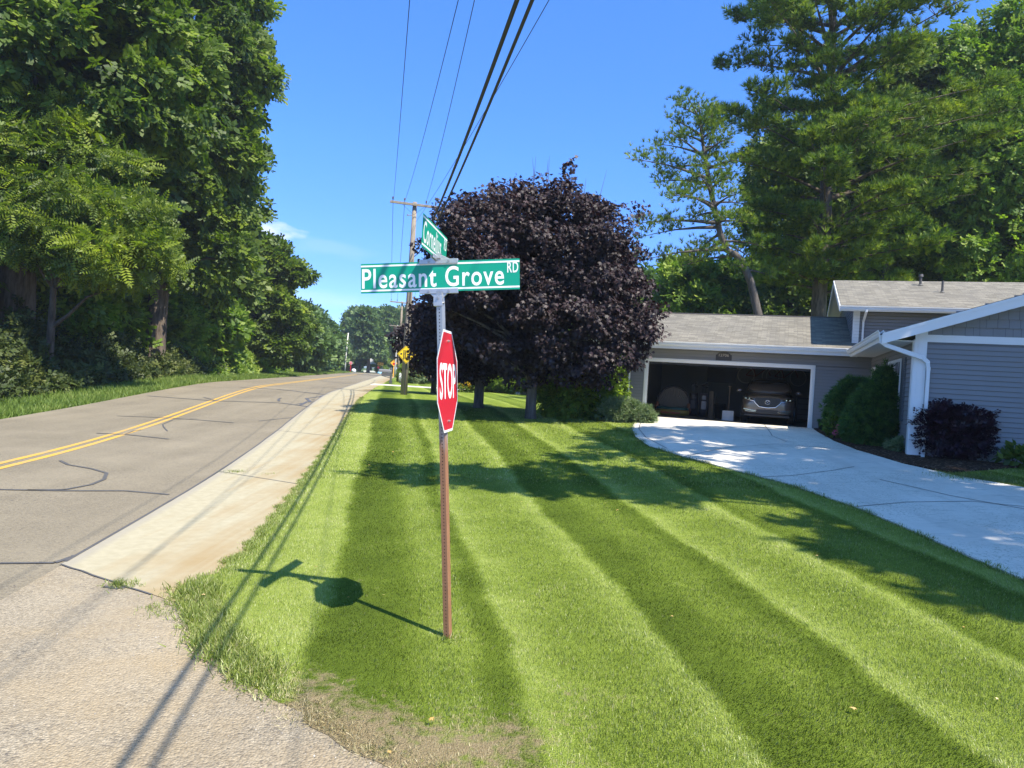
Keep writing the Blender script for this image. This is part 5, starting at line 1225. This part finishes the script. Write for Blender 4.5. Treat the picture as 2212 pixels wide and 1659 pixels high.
mb = MB(); mb.box(-.35,.35,-.3,.3,.05,1.0); mb.build('case', plain('cabinet_paint', (.06,.06,.07), .5), t_, bevel=.01); mb = MB()
for k in range(4): mb.box(-.3,.3,-.315,-.3,.12+k*.21,.29+k*.21)
mb.build('drawers', plain('drawer_paint', (.10,.10,.11), .5), t_)

# ------------------------------------------------------------------ utility poles and wires
def utility_pole(x, y, h, r, label, arms=True, lean=0, group='wooden utility poles along the road', mat=None):
    g = float(H(x, y)); p = empty('utility_pole', (x, y, g), 0, label, 'utility pole', group)
    mb = MB(); mb.tube([(0,0,-.1),(0,0,h*.3),(lean*.5,0,h*.65),(lean,0,h)], [r,r*.92,r*.8,r*.62], 14); mb.build('pole_shaft', mat or M_POLE, p, True)
    if arms:
        a = rad(8); c, s = math.cos(a), math.sin(a); z = h-.13
        mb = MB(); mb.bar((-1.12*c+lean,-.17-1.12*s,z+.03),(1.12*c+lean,-.17+1.12*s,z-.06),.09,.11); mb.build('crossarm', M_POLE, p, bevel=.006)
        mb = MB()
        for k in (-1, 1): mb.bar((lean+k*.55*c,-.24+k*.55*s,z-.05),(lean,-.2,z-.5),.03,.006)
        mb.build('arm_brace', M_BPL, p)
        for q in (-1.0,-.45,.55,1.0):
            b = MB(); b.lathe([(0,0),(.015,0),(.015,.06),(.035,.07),(.04,.10),(.025,.12),(.04,.14),(.03,.17),(0,.18)], (lean+q*c,-.17+q*s,z+.06-.04*q), 10); b.build('insulator', plain('insulator_porcelain', (.12,.08,.06), .2), p, True)
        b = MB(); b.tube([(lean-.1,-.02,h-.62),(lean-.3,-.02,h-.62)], .02, 6); b.lathe([(0,0),(.04,.01),(.04,.07),(0,.08)], (lean-.3,-.02,h-.66), 8); b.build('side_bracket', M_STEEL, p)
    return p
p1 = utility_pole(-5.06, 34.87, 9.06, .165, 'nearest weathered wooden utility pole with a crossarm, behind the street sign')
mb = MB(); mb.tube([(.06,-.16,.0),(.06,-.155,2.6),(.06,-.14,5.4)], .022, 8); mb.build('conduit', plain('dark_conduit', (.05,.045,.04), .7), p1)
p2x = V(859, 824, 70)[0]; p2 = utility_pole(p2x, 70, 7.6, .14, 'second wooden utility pole with a crossarm, beyond the mailbox')
p3x = V(853.5, 800, 105)[0]; utility_pole(p3x, 105, 7.4, .12, 'third utility pole, pale, just left of the second one', mat=plain('pale_pole', (.45,.43,.40), .8))
p0x, p0y = 5.9, -27; utility_pole(p0x, p0y, 9.2, .16, 'utility pole behind the viewer')
x = V(745,800,150)[0]; utility_pole(x, 150, 7.9, .17, 'bare pale pole on the left of the far crossing', False, .25, mat=plain('bleached_pole', (.62,.58,.50), .8))
def wire(name, a, b, sag, r, label, group, n=30, cat='wire'):
    a, b = Vector(a), Vector(b); mb = MB(); pts = []
    for i in range(n+1):
        t = i/n; p = a.lerp(b, t); p.z -= sag*4*t*(1-t); pts.append(p)
    mb.tube(pts, r, 6); return tag(mb.build(name, M_WIRE, None, True), label, cat, group)
def fit_wire(px_top, a, b_z, r, name, label, group, sag_y, sag_z):
    pass
WGp = 'overhead wires strung between the utility poles'
# thin conductors on the crossarm: straight in plan from measured heading
def span(name, end, ytop, px, r, label, zb=None, group=WGp):
    """wire from a point on the first pole through the point seen at the top edge, on to the pole behind"""
    t = V(px, 0, ytop); e = Vector(end); d = (e-Vector(t)); k = (e.y-p0y)/(e.y-t[1]); bx_ = e.x+(t[0]-e.x)*k
    # parabola through end (z=e.z), t (z=t.z) and back end with the same height as e
    tt = (e.y-t[1])/(e.y-p0y); sag = (e.z-t[2])/(4*tt*(1-tt)); return wire(name, end, (bx_, p0y, e.z), sag, r, label, group, 60, 'wire')
AZ_ = 9.75
span('power_wire', (-6.04, 34.7, AZ_+.15), 12.4, 885, .007, 'leftmost thin wire on the left tip of the crossarm')
span('power_wire', (-5.50, 34.7, AZ_+.13), 12.4, 990, .007, 'second thin wire, on the crossarm left of the pole top')
span('power_wire', (-4.52, 34.7, AZ_+.08), 12.4, 1025, .007, 'third thin wire, on the crossarm right of the pole top')
span('power_wire', (-4.95, 34.7, 8.9), 11.5, 1186, .007, 'thin wire crossing behind the two thick cables')
span('telephone_cable', (-4.95, 34.7, 7.55), 6.6, 1117, .0225, 'thick black cable, the left one of the pair', group='thick cables overhead')
span('telephone_cable', (-4.92, 34.7, 7.3), 6.4, 1150, .018, 'thick black cable, the right one of the pair', group='thick cables overhead')
for q, lab in ((-1.0,'far wire from the left tip of the crossarm to the next pole'),(-.45,'far wire left of the pole to the next pole'),(1.0,'far wire from the right tip of the crossarm to the next pole')):
    wire('power_wire', (-5.06+q,34.7,AZ_+.15), (p2x+q,69.8,8.3), .5, .010, lab, WGp, 16)
wire('telephone_cable', (-4.95,34.8,7.5), (p2x,70,6.3), .8, .02, 'cable running on from the first pole to the second', 'thick cables overhead', 16)
wire('power_wire', (p2x,70,8.2), (p3x,105,8.1), .4, .011, 'wire between the second and third pole', WGp, 10)
wire('guy_wire', V(752,738,149), V(846,773,105), .6, .016, 'slack wire from the bare pale pole across the road', WGp, 12)
wire('guy_wire', V(752,716,149), V(857,742,105), .5, .012, 'upper wire from the bare pale pole across the road', WGp, 12)

# ------------------------------------------------------------------ traffic signs farther off
def sign(name, label, px, pybase, y, hc, w_, shape, mat, post_mat, az=0, post_w=.05, back=False, lean=0, group=None, z0=None):
    x = V(px, pybase, y)[0]; g = float(H(x, y)) if z0 is None else z0; r = empty(name, (x, y, g), az, label, 'road sign', group)
    if post_w:
        mb = MB(); mb.bar((-lean,0,0),(0,0,hc+.1),post_w,post_w*.6); mb.build('sign_post', post_mat, r)
    mb = MB()
    if shape == 'diamond': P_ = [(0,-w_),(w_,0),(0,w_),(-w_,0)]
    elif shape == 'octagon': P_ = [(w_*a/.381, w_*b/.381) for a, b in octo(R0)]
    else: P_ = [(-w_,-shape),(w_,-shape),(w_,shape),(-w_,shape)]
    P_ = [(a, hc+b) for a, b in P_]
    mb.prism(P_, -.06, -.055); pn = mb.build('sign_panel', mat, r); return r, pn
def flat(pn, name, poly, mat, y=-.0635):
    mb = MB(); mb.prism(poly, y, y+.002); return mb.build(name, mat, pn)
def ring(pn, name, P_, k0, k1, c, mat, y=-.0635):
    mb = MB(); n = len(P_); a = [(c[0]+(x-c[0])*k0, y, c[1]+(z-c[1])*k0) for x, z in P_]; b = [(c[0]+(x-c[0])*k1, y, c[1]+(z-c[1])*k1) for x, z in P_]
    mb.add(a+b, [(i,(i+1)%n,n+(i+1)%n,n+i) for i in range(n)]); return mb.build(name, mat, pn)
# diamond with the side road and the railway track, fixed to the first pole
sy = 34.55; sx_, _, sz_ = V(873.5, 765, sy)
ws, wp = sign('warning_sign', 'yellow diamond sign showing a railway track beside a junction, on the utility pole', 873.5, 853, sy, sz_-.8, .44, 'diamond', M_YSIGN, M_POLE, rad(-4), 0)
hc = sz_-.8; D4 = [(0,hc-.44),(.44,hc),(0,hc+.44),(-.44,hc)]
ring(wp, 'border_line', D4, .93, .885, (0, hc), M_BLK)
mb = MB()
for xx in (-.125,-.045): mb.box(xx-.012, xx+.012, -.0635, -.061, hc-.25, hc+.17)
for k in range(7): mb.box(-.165, -.005, -.0637, -.0608, hc-.225+k*.062, hc-.200+k*.062)
mb.build('track_symbol', M_BLK, wp)
flat(wp, 'block_symbol', [(-.285,hc-.035),(-.205,hc-.035),(-.205,hc+.045),(-.285,hc+.045)], M_BLK)
flat(wp, 'junction_symbol', [(.03,hc+.03),(.03,hc-.04),(.09,hc-.05),(.10,hc-.28),(.18,hc-.28),(.19,hc-.06),(.30,hc-.05),(.30,hc+.04)], M_BLK)
def stopahead(px, pb, y, hc, w_, label, az=0, lean=0):
    r, p_ = sign('warning_sign', label, px, pb, y, hc, w_, 'diamond', M_OSIGN, M_OSIGN, az, .11, lean=lean, group='stop ahead diamonds at the crossing')
    o_ = [(x*.30*w_/.54+0, hc-.10*w_/.54+z*.30*w_/.54*1.3/1.3) for x, z in [(a/.41*.6, b/.41*.6) for a, b in octo(R0)]]
    flat(p_, 'stop_symbol', [(a*1.1, b) for a, b in o_], M_RED)
    k = w_/.54; flat(p_, 'arrow_symbol', [(-.03*k,hc+.17*k),(.03*k,hc+.17*k),(.03*k,hc+.30*k),(.12*k,hc+.30*k),(0,hc+.42*k),(-.12*k,hc+.30*k),(-.03*k,hc+.30*k)], M_BLK)
    ring(p_, 'border_line', [(0,hc-w_),(w_,hc),(0,hc+w_),(-w_,hc)], .95, .90, (0, hc), M_BLK); return r
stopahead(703, 803, 136, 2.05, .56, 'orange diamond with a red dot on a leaning post, left verge near the crossing', lean=.35)
stopahead(850, 803, 112, 2.05, .56, 'orange diamond with a red dot half behind the second utility pole')
r_, p_ = sign('sign_back', 'plain grey back of a square sign on the left verge', 647, 803, 104, 1.75, .31, .42, plain('grey_sign_back', (.20,.205,.21), .6), M_STEEL, 0, .07)
r_, p_ = sign('stop_sign', 'tiny far stop sign on a red post beside the pale pole', 757, 801, 150, 1.85, .33, 'octagon', M_WSHEET, M_RED, 0, .12)
flat(p_, 'red_face', [(a*.88*.33/.381, 1.85+b*.88*.33/.381) for a, b in octo(R0)], M_RED); text_mesh('stop_lettering', 'STOP', -.22,.22, 1.75, 1.95, M_WSHEET, p_, -.066, .03)
r_, p_ = sign('arrow_board', 'yellow board with a black double arrow at the end of the road', 821, 806, 160, 2.05, .62, .31, M_OSIGN, M_STEEL, 0, 0)
flat(p_, 'double_arrow', [(-.5,2.05),(-.25,2.22),(-.25,2.10),(.25,2.10),(.25,2.22),(.5,2.05),(.25,1.88),(.25,2.0),(-.25,2.0),(-.25,1.88)], M_BLK)
mb = MB()
for s in (-.38, .38): mb.bar((s,0,0),(s,0,1.8),.08,.05)
mb.build('sign_post', M_STEEL, r_)
r_, p_ = sign('far_street_sign', 'small green street name blade above the double arrow board', 821, 806, 162, 3.05, .38, .12, M_GREEN, M_STEEL, 0, .06)
r_, p_ = sign('red_marker', 'small red marker panel below the double arrow board', 817, 806, 158, 1.25, .22, .24, M_RED, M_STEEL, 0, .06)
r_, p_ = sign('blank_billboard', 'white blank panel on a single white leg at the far crossing', 803, 806, 165, 2.55, .82, .62, M_WSHEET, M_WHITE, 0, .0)
mb = MB(); mb.bar((-.7,0,0),(-.66,0,2.0),.2,.12); mb.build('leg', M_WHITE, r_)
x = V(806,806,168)[0]; b_ = empty('white_barrier', (x, 168, .75), 0, 'low white barrier rail below the blank panel', 'barrier')
mb = MB(); mb.box(-2.2,1.9,-.05,.05,.15,.5); mb.build('rail', M_WHITE, b_); mb = MB(); mb.box(-2.0,-1.85,-.04,.04,-.1,.15); mb.box(1.6,1.75,-.04,.04,-.1,.15); mb.build('foot', M_WHITE, b_)
def blob(name, label, cat, px, y, z0, sx_, sz_, mat, group=None):
    x = V(px, 803, y)[0]; r = empty(name, (x, y, z0), 0, label, cat, group)
    mb = MB(); mb.lathe([(0,0),(sx_,0),(sx_*1.02,sz_*.55),(sx_*.8,sz_*.88),(sx_*.35,sz_),(0,sz_)], n=14); mb.build('shell', mat, r, True)
    mb = MB(); mb.lathe([(sx_*1.03,sz_*.1),(sx_*1.04,sz_*.2)], n=14); mb.build('base_band', M_STEEL, r); return r
blob('utility_box', 'white rounded box beside the far stop sign', 'utility box', 764, 149, .78, .45, .75, M_WHITE)
blob('post_cap', 'small pinkish post cap on the left verge by the leaning diamond', 'cap', 711.5, 135, .78, .2, .95, plain('faded_pink', (.65,.45,.38), .6))
blob('plastic_tub', 'light blue tub below the double arrow board', 'tub', 820, 158, .70, .5, .5, plain('light_blue_plastic', (.25,.55,.75), .5))
blob('domed_marker', 'pale domed marker at the foot of the grey sign back', 'marker', 641, 103, .78, .28, .6, M_WHITE)
blob('garden_ornament', 'white garden ornament between the second pole and the flowers', 'ornament', 865, 66, .78, .13, .9, M_WHITE)
x = V(707,803,137)[0]; r_ = empty('marker_post', (x, 137, .78), 0, 'short red marker post beside the leaning diamond sign', 'post'); mb = MB(); mb.bar((0,0,0),(0,0,1.6),.16,.06); mb.build('stake', plain('faded_red', (.6,.13,.05), .6), r_)
mb = MB(); mb.box(-.085,.085,-.035,-.032,1.3,1.5); mb.build('reflector', M_WSHEET, r_)
# mailbox and its newspaper tube
mx, my = G(843.5, 829); mbx = empty('mailbox', (mx, my, float(H(mx, my))), 0, 'grey mailbox on a chunky dark post at the road edge', 'mailbox')
mb = MB(); mb.box(-.07,.07,-.07,.07,-.05,1.18); mb.lathe([(0,1.18),(.1,1.18),(.06,1.27),(0,1.30)], n=4); mb.box(-.11,.11,-.11,.11,-.02,.25); mb.build('mailbox_post', plain('charcoal_post', (.09,.095,.10), .6), mbx, bevel=.008)
mb = MB(); pr = [(-.11,0),(.11,0),(.11,.13)]+[(.11*math.cos(a), .13+.11*math.sin(a)) for a in np.linspace(0, math.pi, 9)[1:]]
mb.add([(q, a, .88+z) for q in (-.95,.05) for a, z in pr], [tuple(range(len(pr))), tuple(range(2*len(pr)-1,len(pr)-1,-1))]+[(i,(i+1)%len(pr),len(pr)+(i+1)%len(pr),len(pr)+i) for i in range(len(pr))])
mb.build('mail_compartment', plain('grey_mailbox', (.19,.19,.205), .5), mbx)
mb = MB(); mb.box(-.75,.0,-.09,.09,.62,.84); mb.build('paper_box', plain('dark_paper_box', (.10,.10,.11), .6), mbx)
mb = MB(); mb.bar((-.7,-.06,.6),(0,-.0,.45),.05,.05); mb.build('support', plain('charcoal_arm', (.09,.095,.10), .6), mbx)
# railway across the road at the crossing
for s, lab in ((0,'nearer steel rail crossing the road'),(1.45,'farther steel rail crossing the road')):
    mb = MB(); mb.box(-45, 20, -.04, .04, -.02, .03); o = mb.build('rail', M_STEEL); o.location = (-12, 115+s, .79); o.rotation_euler = (0,0,rad(-6)); tag(o, lab, 'rail')
mb = MB(); mb.box(-45, 20, -.6, 2.1, -.02, .012); o = mb.build('track_bed', M_TAR); o.location = (-12, 115, .785); o.rotation_euler = (0,0,rad(-6)); tag(o, kind='structure')

# ------------------------------------------------------------------ shrubs and flowers
def shrub(name, label, px, py, rel, tmpl, size, mat, npuff, pr, nleaf, cat='shrub', group=None, stems=6, power=2., droop=.1, shell=(.7,1.), at=None, zb=.25, flat=.9, spread=1.1, inner=0, sr=.02, extra_z=0):
    x, y = at if at else G(px, py); g = float(H(x, y))+extra_z; root = empty(name, (x, y, g), 0, label, cat, group)
    c, P, out, d = crown(rel, npuff, pr, nleaf, power, shell, flat, zb)
    if inner:
        B = np.array(rel, float); k = rng.integers(0, len(B), inner); q = nrm(rng.normal(size=(inner,3)))*rng.random((inner,1))**.4*.8; P = np.r_[P, B[k,:3]+q*B[k,3:6]]; out = np.r_[out, q+.01]
    k = P[:,2] > .02; P, out = P[k], out[k]
    Y = out*spread + rng.normal(0,.4,P.shape)+[0,0,-droop+.15]; N = np.array([[0,0,1.]])+out*.5+rng.normal(0,.4,P.shape)
    scatter('foliage', tmpl, P, Y, N, size*rng.uniform(.65,1.25,len(P)), mat, root)
    mb = MB()
    for t in c[rng.permutation(len(c))[:stems]]: mb.tube([(t[0]*.15,t[1]*.15,-.05),(t[0]*.5,t[1]*.5,max(.05,t[2]*.5)),tuple(t)], [sr*1.3,sr,sr*.4], 5)
    mb.build('stems', M_BARK, root); return root
def flowers(root, rel, n, size, mat, name='flowers', tm=None):
    c, P, out, d = crown(rel, n, .07, 5, zbias=.6); k = P[:,2] > .05; P, out = P[k], out[k]
    return scatter(name, tm or LEAF, P, out+rng.normal(0,.4,P.shape), out+[0,0,.4], size*rng.uniform(.7,1.2,len(P)), mat, root)
# big conical yew and the darker one behind it
yx, yy_, _ = V(1892, 960, 18.6); shrub('yew_shrub', 'large dark conical evergreen shrub in front of the house window', 0, 0, [(0,0,.48,.74,.7,.58),(.03,0,.92,.54,.54,.55),(.08,0,1.38,.28,.30,.42),(.1,0,1.72,.12,.12,.25)], TUFT, .17, L_YEW, 420, .2, 26, at=(yx, yy_), flat=1., zb=.1, sr=.03, inner=900)
yx, yy_, _ = V(1826, 940, 21.6); shrub('yew_shrub', 'taller rounded evergreen shrub against the garage wall, behind the conical one', 0, 0, [(-.1,0,.65,.42,.5,.75),(.12,0,1.1,.40,.42,.5),(.3,0,1.35,.30,.32,.36)], TUFT, .16, L_YEW, 260, .2, 24, at=(yx, yy_), flat=1., zb=.1, sr=.03, inner=700)
yx, yy_, _ = V(1808, 950, 20.2); h_ = shrub('hydrangea', 'small hydrangea with pink flower heads at the foot of the evergreens', 0, 0, [(0,0,.30,.26,.26,.30)], LEAF, .13, L_GREEN, 60, .12, 14, 'flower', at=(yx, yy_))
for (a, b) in ((1813,922),(1806,935),(1826,915),(1820,952),(1812,930)):
    q = Vector(V(a, b, yy_-.35))-h_.location; c, P, out, d = crown([(q.x,q.y,q.z,.07,.07,.06)], 10, .03, 12); scatter('bloom', LEAF, P, out, out+rng.normal(0,.3,out.shape), .035, P_PINK, h_)
yx, yy_, _ = V(2056, 995, 16.3); shrub('purple_shrub', 'dark purple leaved shrub with stray shoots by the downspout', 0, 0, [(0,0,.55,.66,.5,.52),(-.32,0,.72,.40,.4,.34),(.35,0,.72,.40,.4,.34)], TWIG5, .15, L_NINE, 300, .17, 18, at=(yx, yy_), flat=1., power=2.6, sr=.012, stems=16, spread=1.4, inner=500, shell=(.6,1.08))
yx, yy_ = hw(7.3, -9.35); shrub('lavender_clump', 'small grey green clump between the evergreen and the purple shrub', 0, 0, [(0,0,.12,.32,.22,.2)], TUFT, .16, L_GREY, 40, .08, 12, 'plant', at=V(1950, 985, 17.2)[:2], stems=2)
yx, yy_ = hw(9.3, -9.1); shrub('hosta', 'low dark leafy plant at the foot of the purple shrub', 0, 0, [(0,0,.12,.35,.3,.25)], LEAF, .16, L_GREEN, 30, .1, 10, 'plant', at=(yx, yy_), stems=2)
pt = hthing('black_pot', 5.95, -.6, 0, 'black flower pot against the garage wall at the edge of the mulch', 'pot'); mb = MB(); mb.lathe([(0,0),(.13,0),(.17,.30),(.19,.30),(.19,.34),(.16,.34),(.15,.28),(0,.28)], n=18); mb.build('pot_shell', M_BPL, pt, True); mb = MB(); mb.lathe([(.195,.3),(.2,.32),(.195,.34)], n=18); mb.build('pot_rim', M_BPL, pt)
# left of the garage
f1 = shrub('flowering_shrub', 'large loose shrub with pale flowers left of the garage', 1240, 903, [(0,0,.75,.85,.7,.75),(.5,0,.95,.6,.5,.6),(-.5,0,.55,.6,.5,.5)], TWIG5, .26, L_LIGHT, 260, .22, 16, stems=18, inner=300)
flowers(f1, [(.55,-.2,1.0,.5,.4,.5)], 22, .09, P_WHITE); flowers(f1, [(-.6,-.3,.75,.5,.4,.4)], 14, .10, L_RED, 'red_leaves')
pt = empty('flower_pot', (*G(1303, 905), float(H(*G(1303, 905)))), 0, 'dark pot brimming with purple flowers beside the large shrub', 'pot'); mb = MB(); mb.lathe([(0,0),(.16,0),(.24,.36),(.26,.36),(.26,.40),(.22,.40),(.2,.34),(0,.34)], n=20); mb.build('pot_shell', M_BPL, pt, True)
c, P, out, d = crown([(0,0,.45,.28,.28,.16)], 40, .06, 14, zbias=.5); scatter('flowers', LEAF, P, out, out+rng.normal(0,.3,out.shape), .06, P_PURP, pt)
c, P, out, d = crown([(0,.05,.58,.26,.22,.18)], 24, .06, 10); scatter('upper_foliage', LEAF, P, out, out+rng.normal(0,.4,out.shape), .08, L_RED, pt)
shrub('spreading_shrub', 'low feathery green shrub at the left corner of the driveway', 1350, 912, [(0,0,.25,.55,.5,.38),(.45,-.1,.2,.4,.4,.3),(-.35,0,.28,.4,.4,.35)], TUFT, .16, L_GREY, 170, .16, 18, stems=3)
shrub('dry_plant', 'little reddish dry plant at the foot of the garage door frame', 1383, 908, [(0,0,.15,.2,.15,.2)], TWIG5, .12, L_RED, 26, .08, 12, 'plant', stems=3)
tr_ = hthing('trellis', -1.05, -.25, -.05, 'white lattice trellis covered by a climbing vine left of the garage', 'trellis')
mb = MB()
for s in (-.42, .42): mb.bar((s,0,0),(s,0,2.1),.05,.05)
mb.build('upright', M_WHITE, tr_); mb = MB()
for k in range(-6, 16):
    a = (-.42, k*.17); 
    for s in (1, -1):
        x0_, z0_ = -.42, k*.17; x1_, z1_ = .42, k*.17+.84*s
        t0 = 0.; t1 = 1.
        if s > 0: t0 = max(0, (.05-z0_)/(z1_-z0_)); t1 = min(1, (2.05-z0_)/(z1_-z0_))
        else: t0 = max(0, (z0_-2.05)/(z0_-z1_)); t1 = min(1, (z0_-.05)/(z0_-z1_))
        if t1 > t0: mb.bar((x0_+.84*t0,.004*s,z0_+(z1_-z0_)*t0),(x0_+.84*t1,.004*s,z0_+(z1_-z0_)*t1),.03,.006)
mb.build('lattice', M_WHITE, tr_)
vp = hw(-1.0, -.42); shrub('climbing_vine', 'bushy green vine climbing the white trellis', 0, 0, [(0,0,1.2,.34,.18,1.1),(.05,0,.9,.4,.2,.5),(-.05,0,1.8,.42,.22,.45)], LEAF, .12, L_LIGHT, 170, .16, 15, 'vine', at=vp, stems=8, droop=.5, zb=0)
# gardens of the neighbours
def bush(px, py, label, r, h, mat, name='garden_shrub', n=90, tm=TWIG5, s=.3, group=None, cat='shrub'):
    return shrub(name, label, px, py, [(0,0,h*.5,r,r,h*.55),(r*.4,0,h*.62,r*.6,r*.6,h*.42)], tm, s, mat, n, .2*r/.6, 15, cat, group, stems=5, inner=100)
bush(1105, 851, 'bright yellow green shrub between the maple trunks', .75, 1.35, L_LIGHT, n=120)
bush(1058, 847, 'round green shrub just right of the middle maple trunk', .65, 1.2, L_GREEN, n=90)
bush(1170, 855, 'dark evergreen bush in the shade right of the nearest maple trunk', 1.3, 1.9, L_YEW, n=150)
bush(1122, 850, 'mid green shrub behind the nearest maple trunk', 1.2, 1.9, L_GREEN, n=130)
bush(1080, 849, 'tall leafy shrub filling the gap between the maple trunks', 1.0, 1.9, L_LIGHT, n=120)
bush(1225, 850, 'dark hedge bush before the neighbouring wall', 1.2, 1.6, L_YEW, n=130)
yb_ = bush(1012, 848, 'clump of yellow coneflowers right of the stop sign', .85, .65, L_GREEN, 'yellow_flowers', 90, LEAF, .16, cat='flower'); flowers(yb_, [(0,0,.5,.85,.6,.3)], 190, .10, P_YEL)
bush(1038, 846, 'pale lime plants behind the yellow flowers', .7, .9, L_LIGHT, 'garden_plant', 70, cat='plant')
GD = 'flower bed plants by the neighbouring driveway'
for i, (px, py, r, h, m, lab) in enumerate([(880,826,.9,1.5,L_LIGHT,'bright leafy plant at the left end of the neighbour flower bed'),(897,829,1.1,1.2,L_GREY,'grey green plant in the neighbour flower bed'),(915,828,1.0,1.25,L_GREEN,'green plant in the middle of the neighbour flower bed'),(932,829,1.0,1.3,L_LIGHT,'lime plant right of centre in the neighbour flower bed'),(952,829,1.1,1.2,L_GREEN,'green plant at the right end of the neighbour flower bed')]):
    b_ = bush(px, py, lab, r, h, m, 'garden_plant', 80, group=GD, cat='plant', s=.26)
    if i in (1,3,4): flowers(b_, [(0,-.2,h*.7,r,r*.6,h*.4)], 26, .12, P_YEL)
bush(886, 821, 'tall leafy shrub behind the second utility pole', 1.3, 2.2, L_LIGHT)
for i, (a, b, lab) in enumerate((((1045,845),(1068,846),'short white landscape edging board left of the bright shrub'),((1114,852),(1232,853),'long white landscape edging board behind the nearest maple'),((985,832),(1010,833),'white edging board behind the yellow flowers'))):
    p, q = G(*a), G(*b); r_ = empty('edging_board', (p[0], p[1], float(H(*p))), 0, lab, 'edging'); mb = MB(); mb.bar((0,0,.08),(q[0]-p[0],q[1]-p[1],.08+float(H(*q)-H(*p))),.12,.2); mb.build('board', M_WHITE, r_, bevel=.01)
    mb = MB(); mb.box(.2,.26,-.09,-.06,-.1,.15); mb.build('stake', M_WHITE, r_)
# neighbouring house behind the maples
nx, ny = V(1175, 840, 60)[0], 60.; nh = empty('neighbour_house', (nx, ny, .75), rad(-12), 'low brick and siding house half hidden behind the maples', 'house')
def brickm():
    t = NT('brown_brick'); b = t.n('ShaderNodeTexBrick', {'Vector': t.mapv(t.obj(), (1,1,1), (rad(90),0,0)), 'Color1': (.20,.12,.085,1), 'Color2': (.27,.18,.13,1), 'Mortar': (.35,.32,.28,1), 'Scale': 1., 'Mortar Size': .012, 'Brick Width': .22, 'Row Height': .075}); return t.bsdf(b.outputs[0], .9)
mb = MB(); mb.box(-3.0, .4, 0, 7, 0, 2.5); mb.build('brick_wall', brickm(), nh)
mb = MB(); siding(mb, .4, 5.5, 0, 2.5, -.0); mb.box(.4,5.5,.002,7,0,2.5); mb.build('siding_wall', plain('pale_blue_siding', (.38,.42,.45), .6), nh)
mb = MB(); mb.box(1.0,2.2,-.03,-.016,.9,2.0); f_ = mb.build('window', M_WHITE, nh); mb = MB(); mb.box(1.07,2.13,-.036,-.031,.97,1.93); mb.build('pane', M_GLASS, f_)
roofplane('roof', [(-5,-.6,2.5),(6,-.6,2.5),(6,3.5,3.9),(-5,3.5,3.9)], [(0,0),(11,0),(11,4.3),(0,4.3)], parent=nh); roofplane('roof', [(-5,7.6,2.5),(6,7.6,2.5),(6,3.5,3.9),(-5,3.5,3.9)], [(0,0),(11,0),(11,4.3),(0,4.3)], parent=nh)
mb = MB(); mb.box(-5,6,-.65,-.6,2.36,2.54); mb.build('fascia', M_WHITE, nh)
bin_ = empty('trash_bin', (*G(1030, 846), float(H(*G(1030,846)))), 0, 'tall grey trash bin right of the middle maple trunk', 'bin'); mb = MB(); mb.box(-.28,.28,-.3,.3,.08,.98); mb.build('bin_body', plain('grey_bin', (.10,.11,.13), .6), bin_, bevel=.03); mb = MB(); mb.box(-.31,.31,-.34,.33,.98,1.05); mb.build('lid', plain('grey_lid', (.08,.09,.10), .6), bin_, bevel=.02)
# little fallen leaves and litter on lawn and pavement
FL = [(750,1304),(1125,1092),(686,1236),(795,1010),(838,1647),(1700,1120),(930,960),(1035,1115),(1320,980)]
P = np.array([(*G(*p), 0) for p in FL], float); n = 26; xx = rng.uniform(-3,6,n); yy3 = rng.uniform(4,20,n); k = (xx > lawn_left(yy3)) & ~inside(bed, xx, yy3); P = np.r_[P, np.stack([xx[k], yy3[k], 0*xx[k]], 1)]; P[:,2] = H(P[:,0], P[:,1])+.055
M_DEAD = leafmat('fallen_leaf', [(.30,.16,.05),(.45,.30,.12),(.55,.45,.28),(.5,.4,.3)], .2)
tag(scatter('fallen_leaves', MAPLE, P, nrm(np.c_[rng.normal(size=(len(P),2)), np.zeros(len(P))]), np.array([[0,0,1.]])+rng.normal(0,.3,P.shape), .035*rng.uniform(.5,1.3,len(P)), M_DEAD), 'dead leaves scattered on the lawn and driveway', 'fallen leaves', kind='stuff')

# ------------------------------------------------------------------ summer haze over the whole place
hz = bpy.data.materials.new('summer_haze'); hz.use_nodes = True; ht = hz.node_tree; ht.nodes.clear()
ho = ht.nodes.new('ShaderNodeOutputMaterial'); hv = ht.nodes.new('ShaderNodeVolumePrincipled'); hv.inputs['Density'].default_value = .00045; hv.inputs['Color'].default_value = (.82,.90,1,1); hv.inputs['Anisotropy'].default_value = .2
ht.links.new(hv.outputs[0], ho.inputs['Volume'])
mb = MB(); mb.box(-2600, 2600, -400, 3600, -1.2, 34); tag(mb.build('haze', hz), kind='stuff')
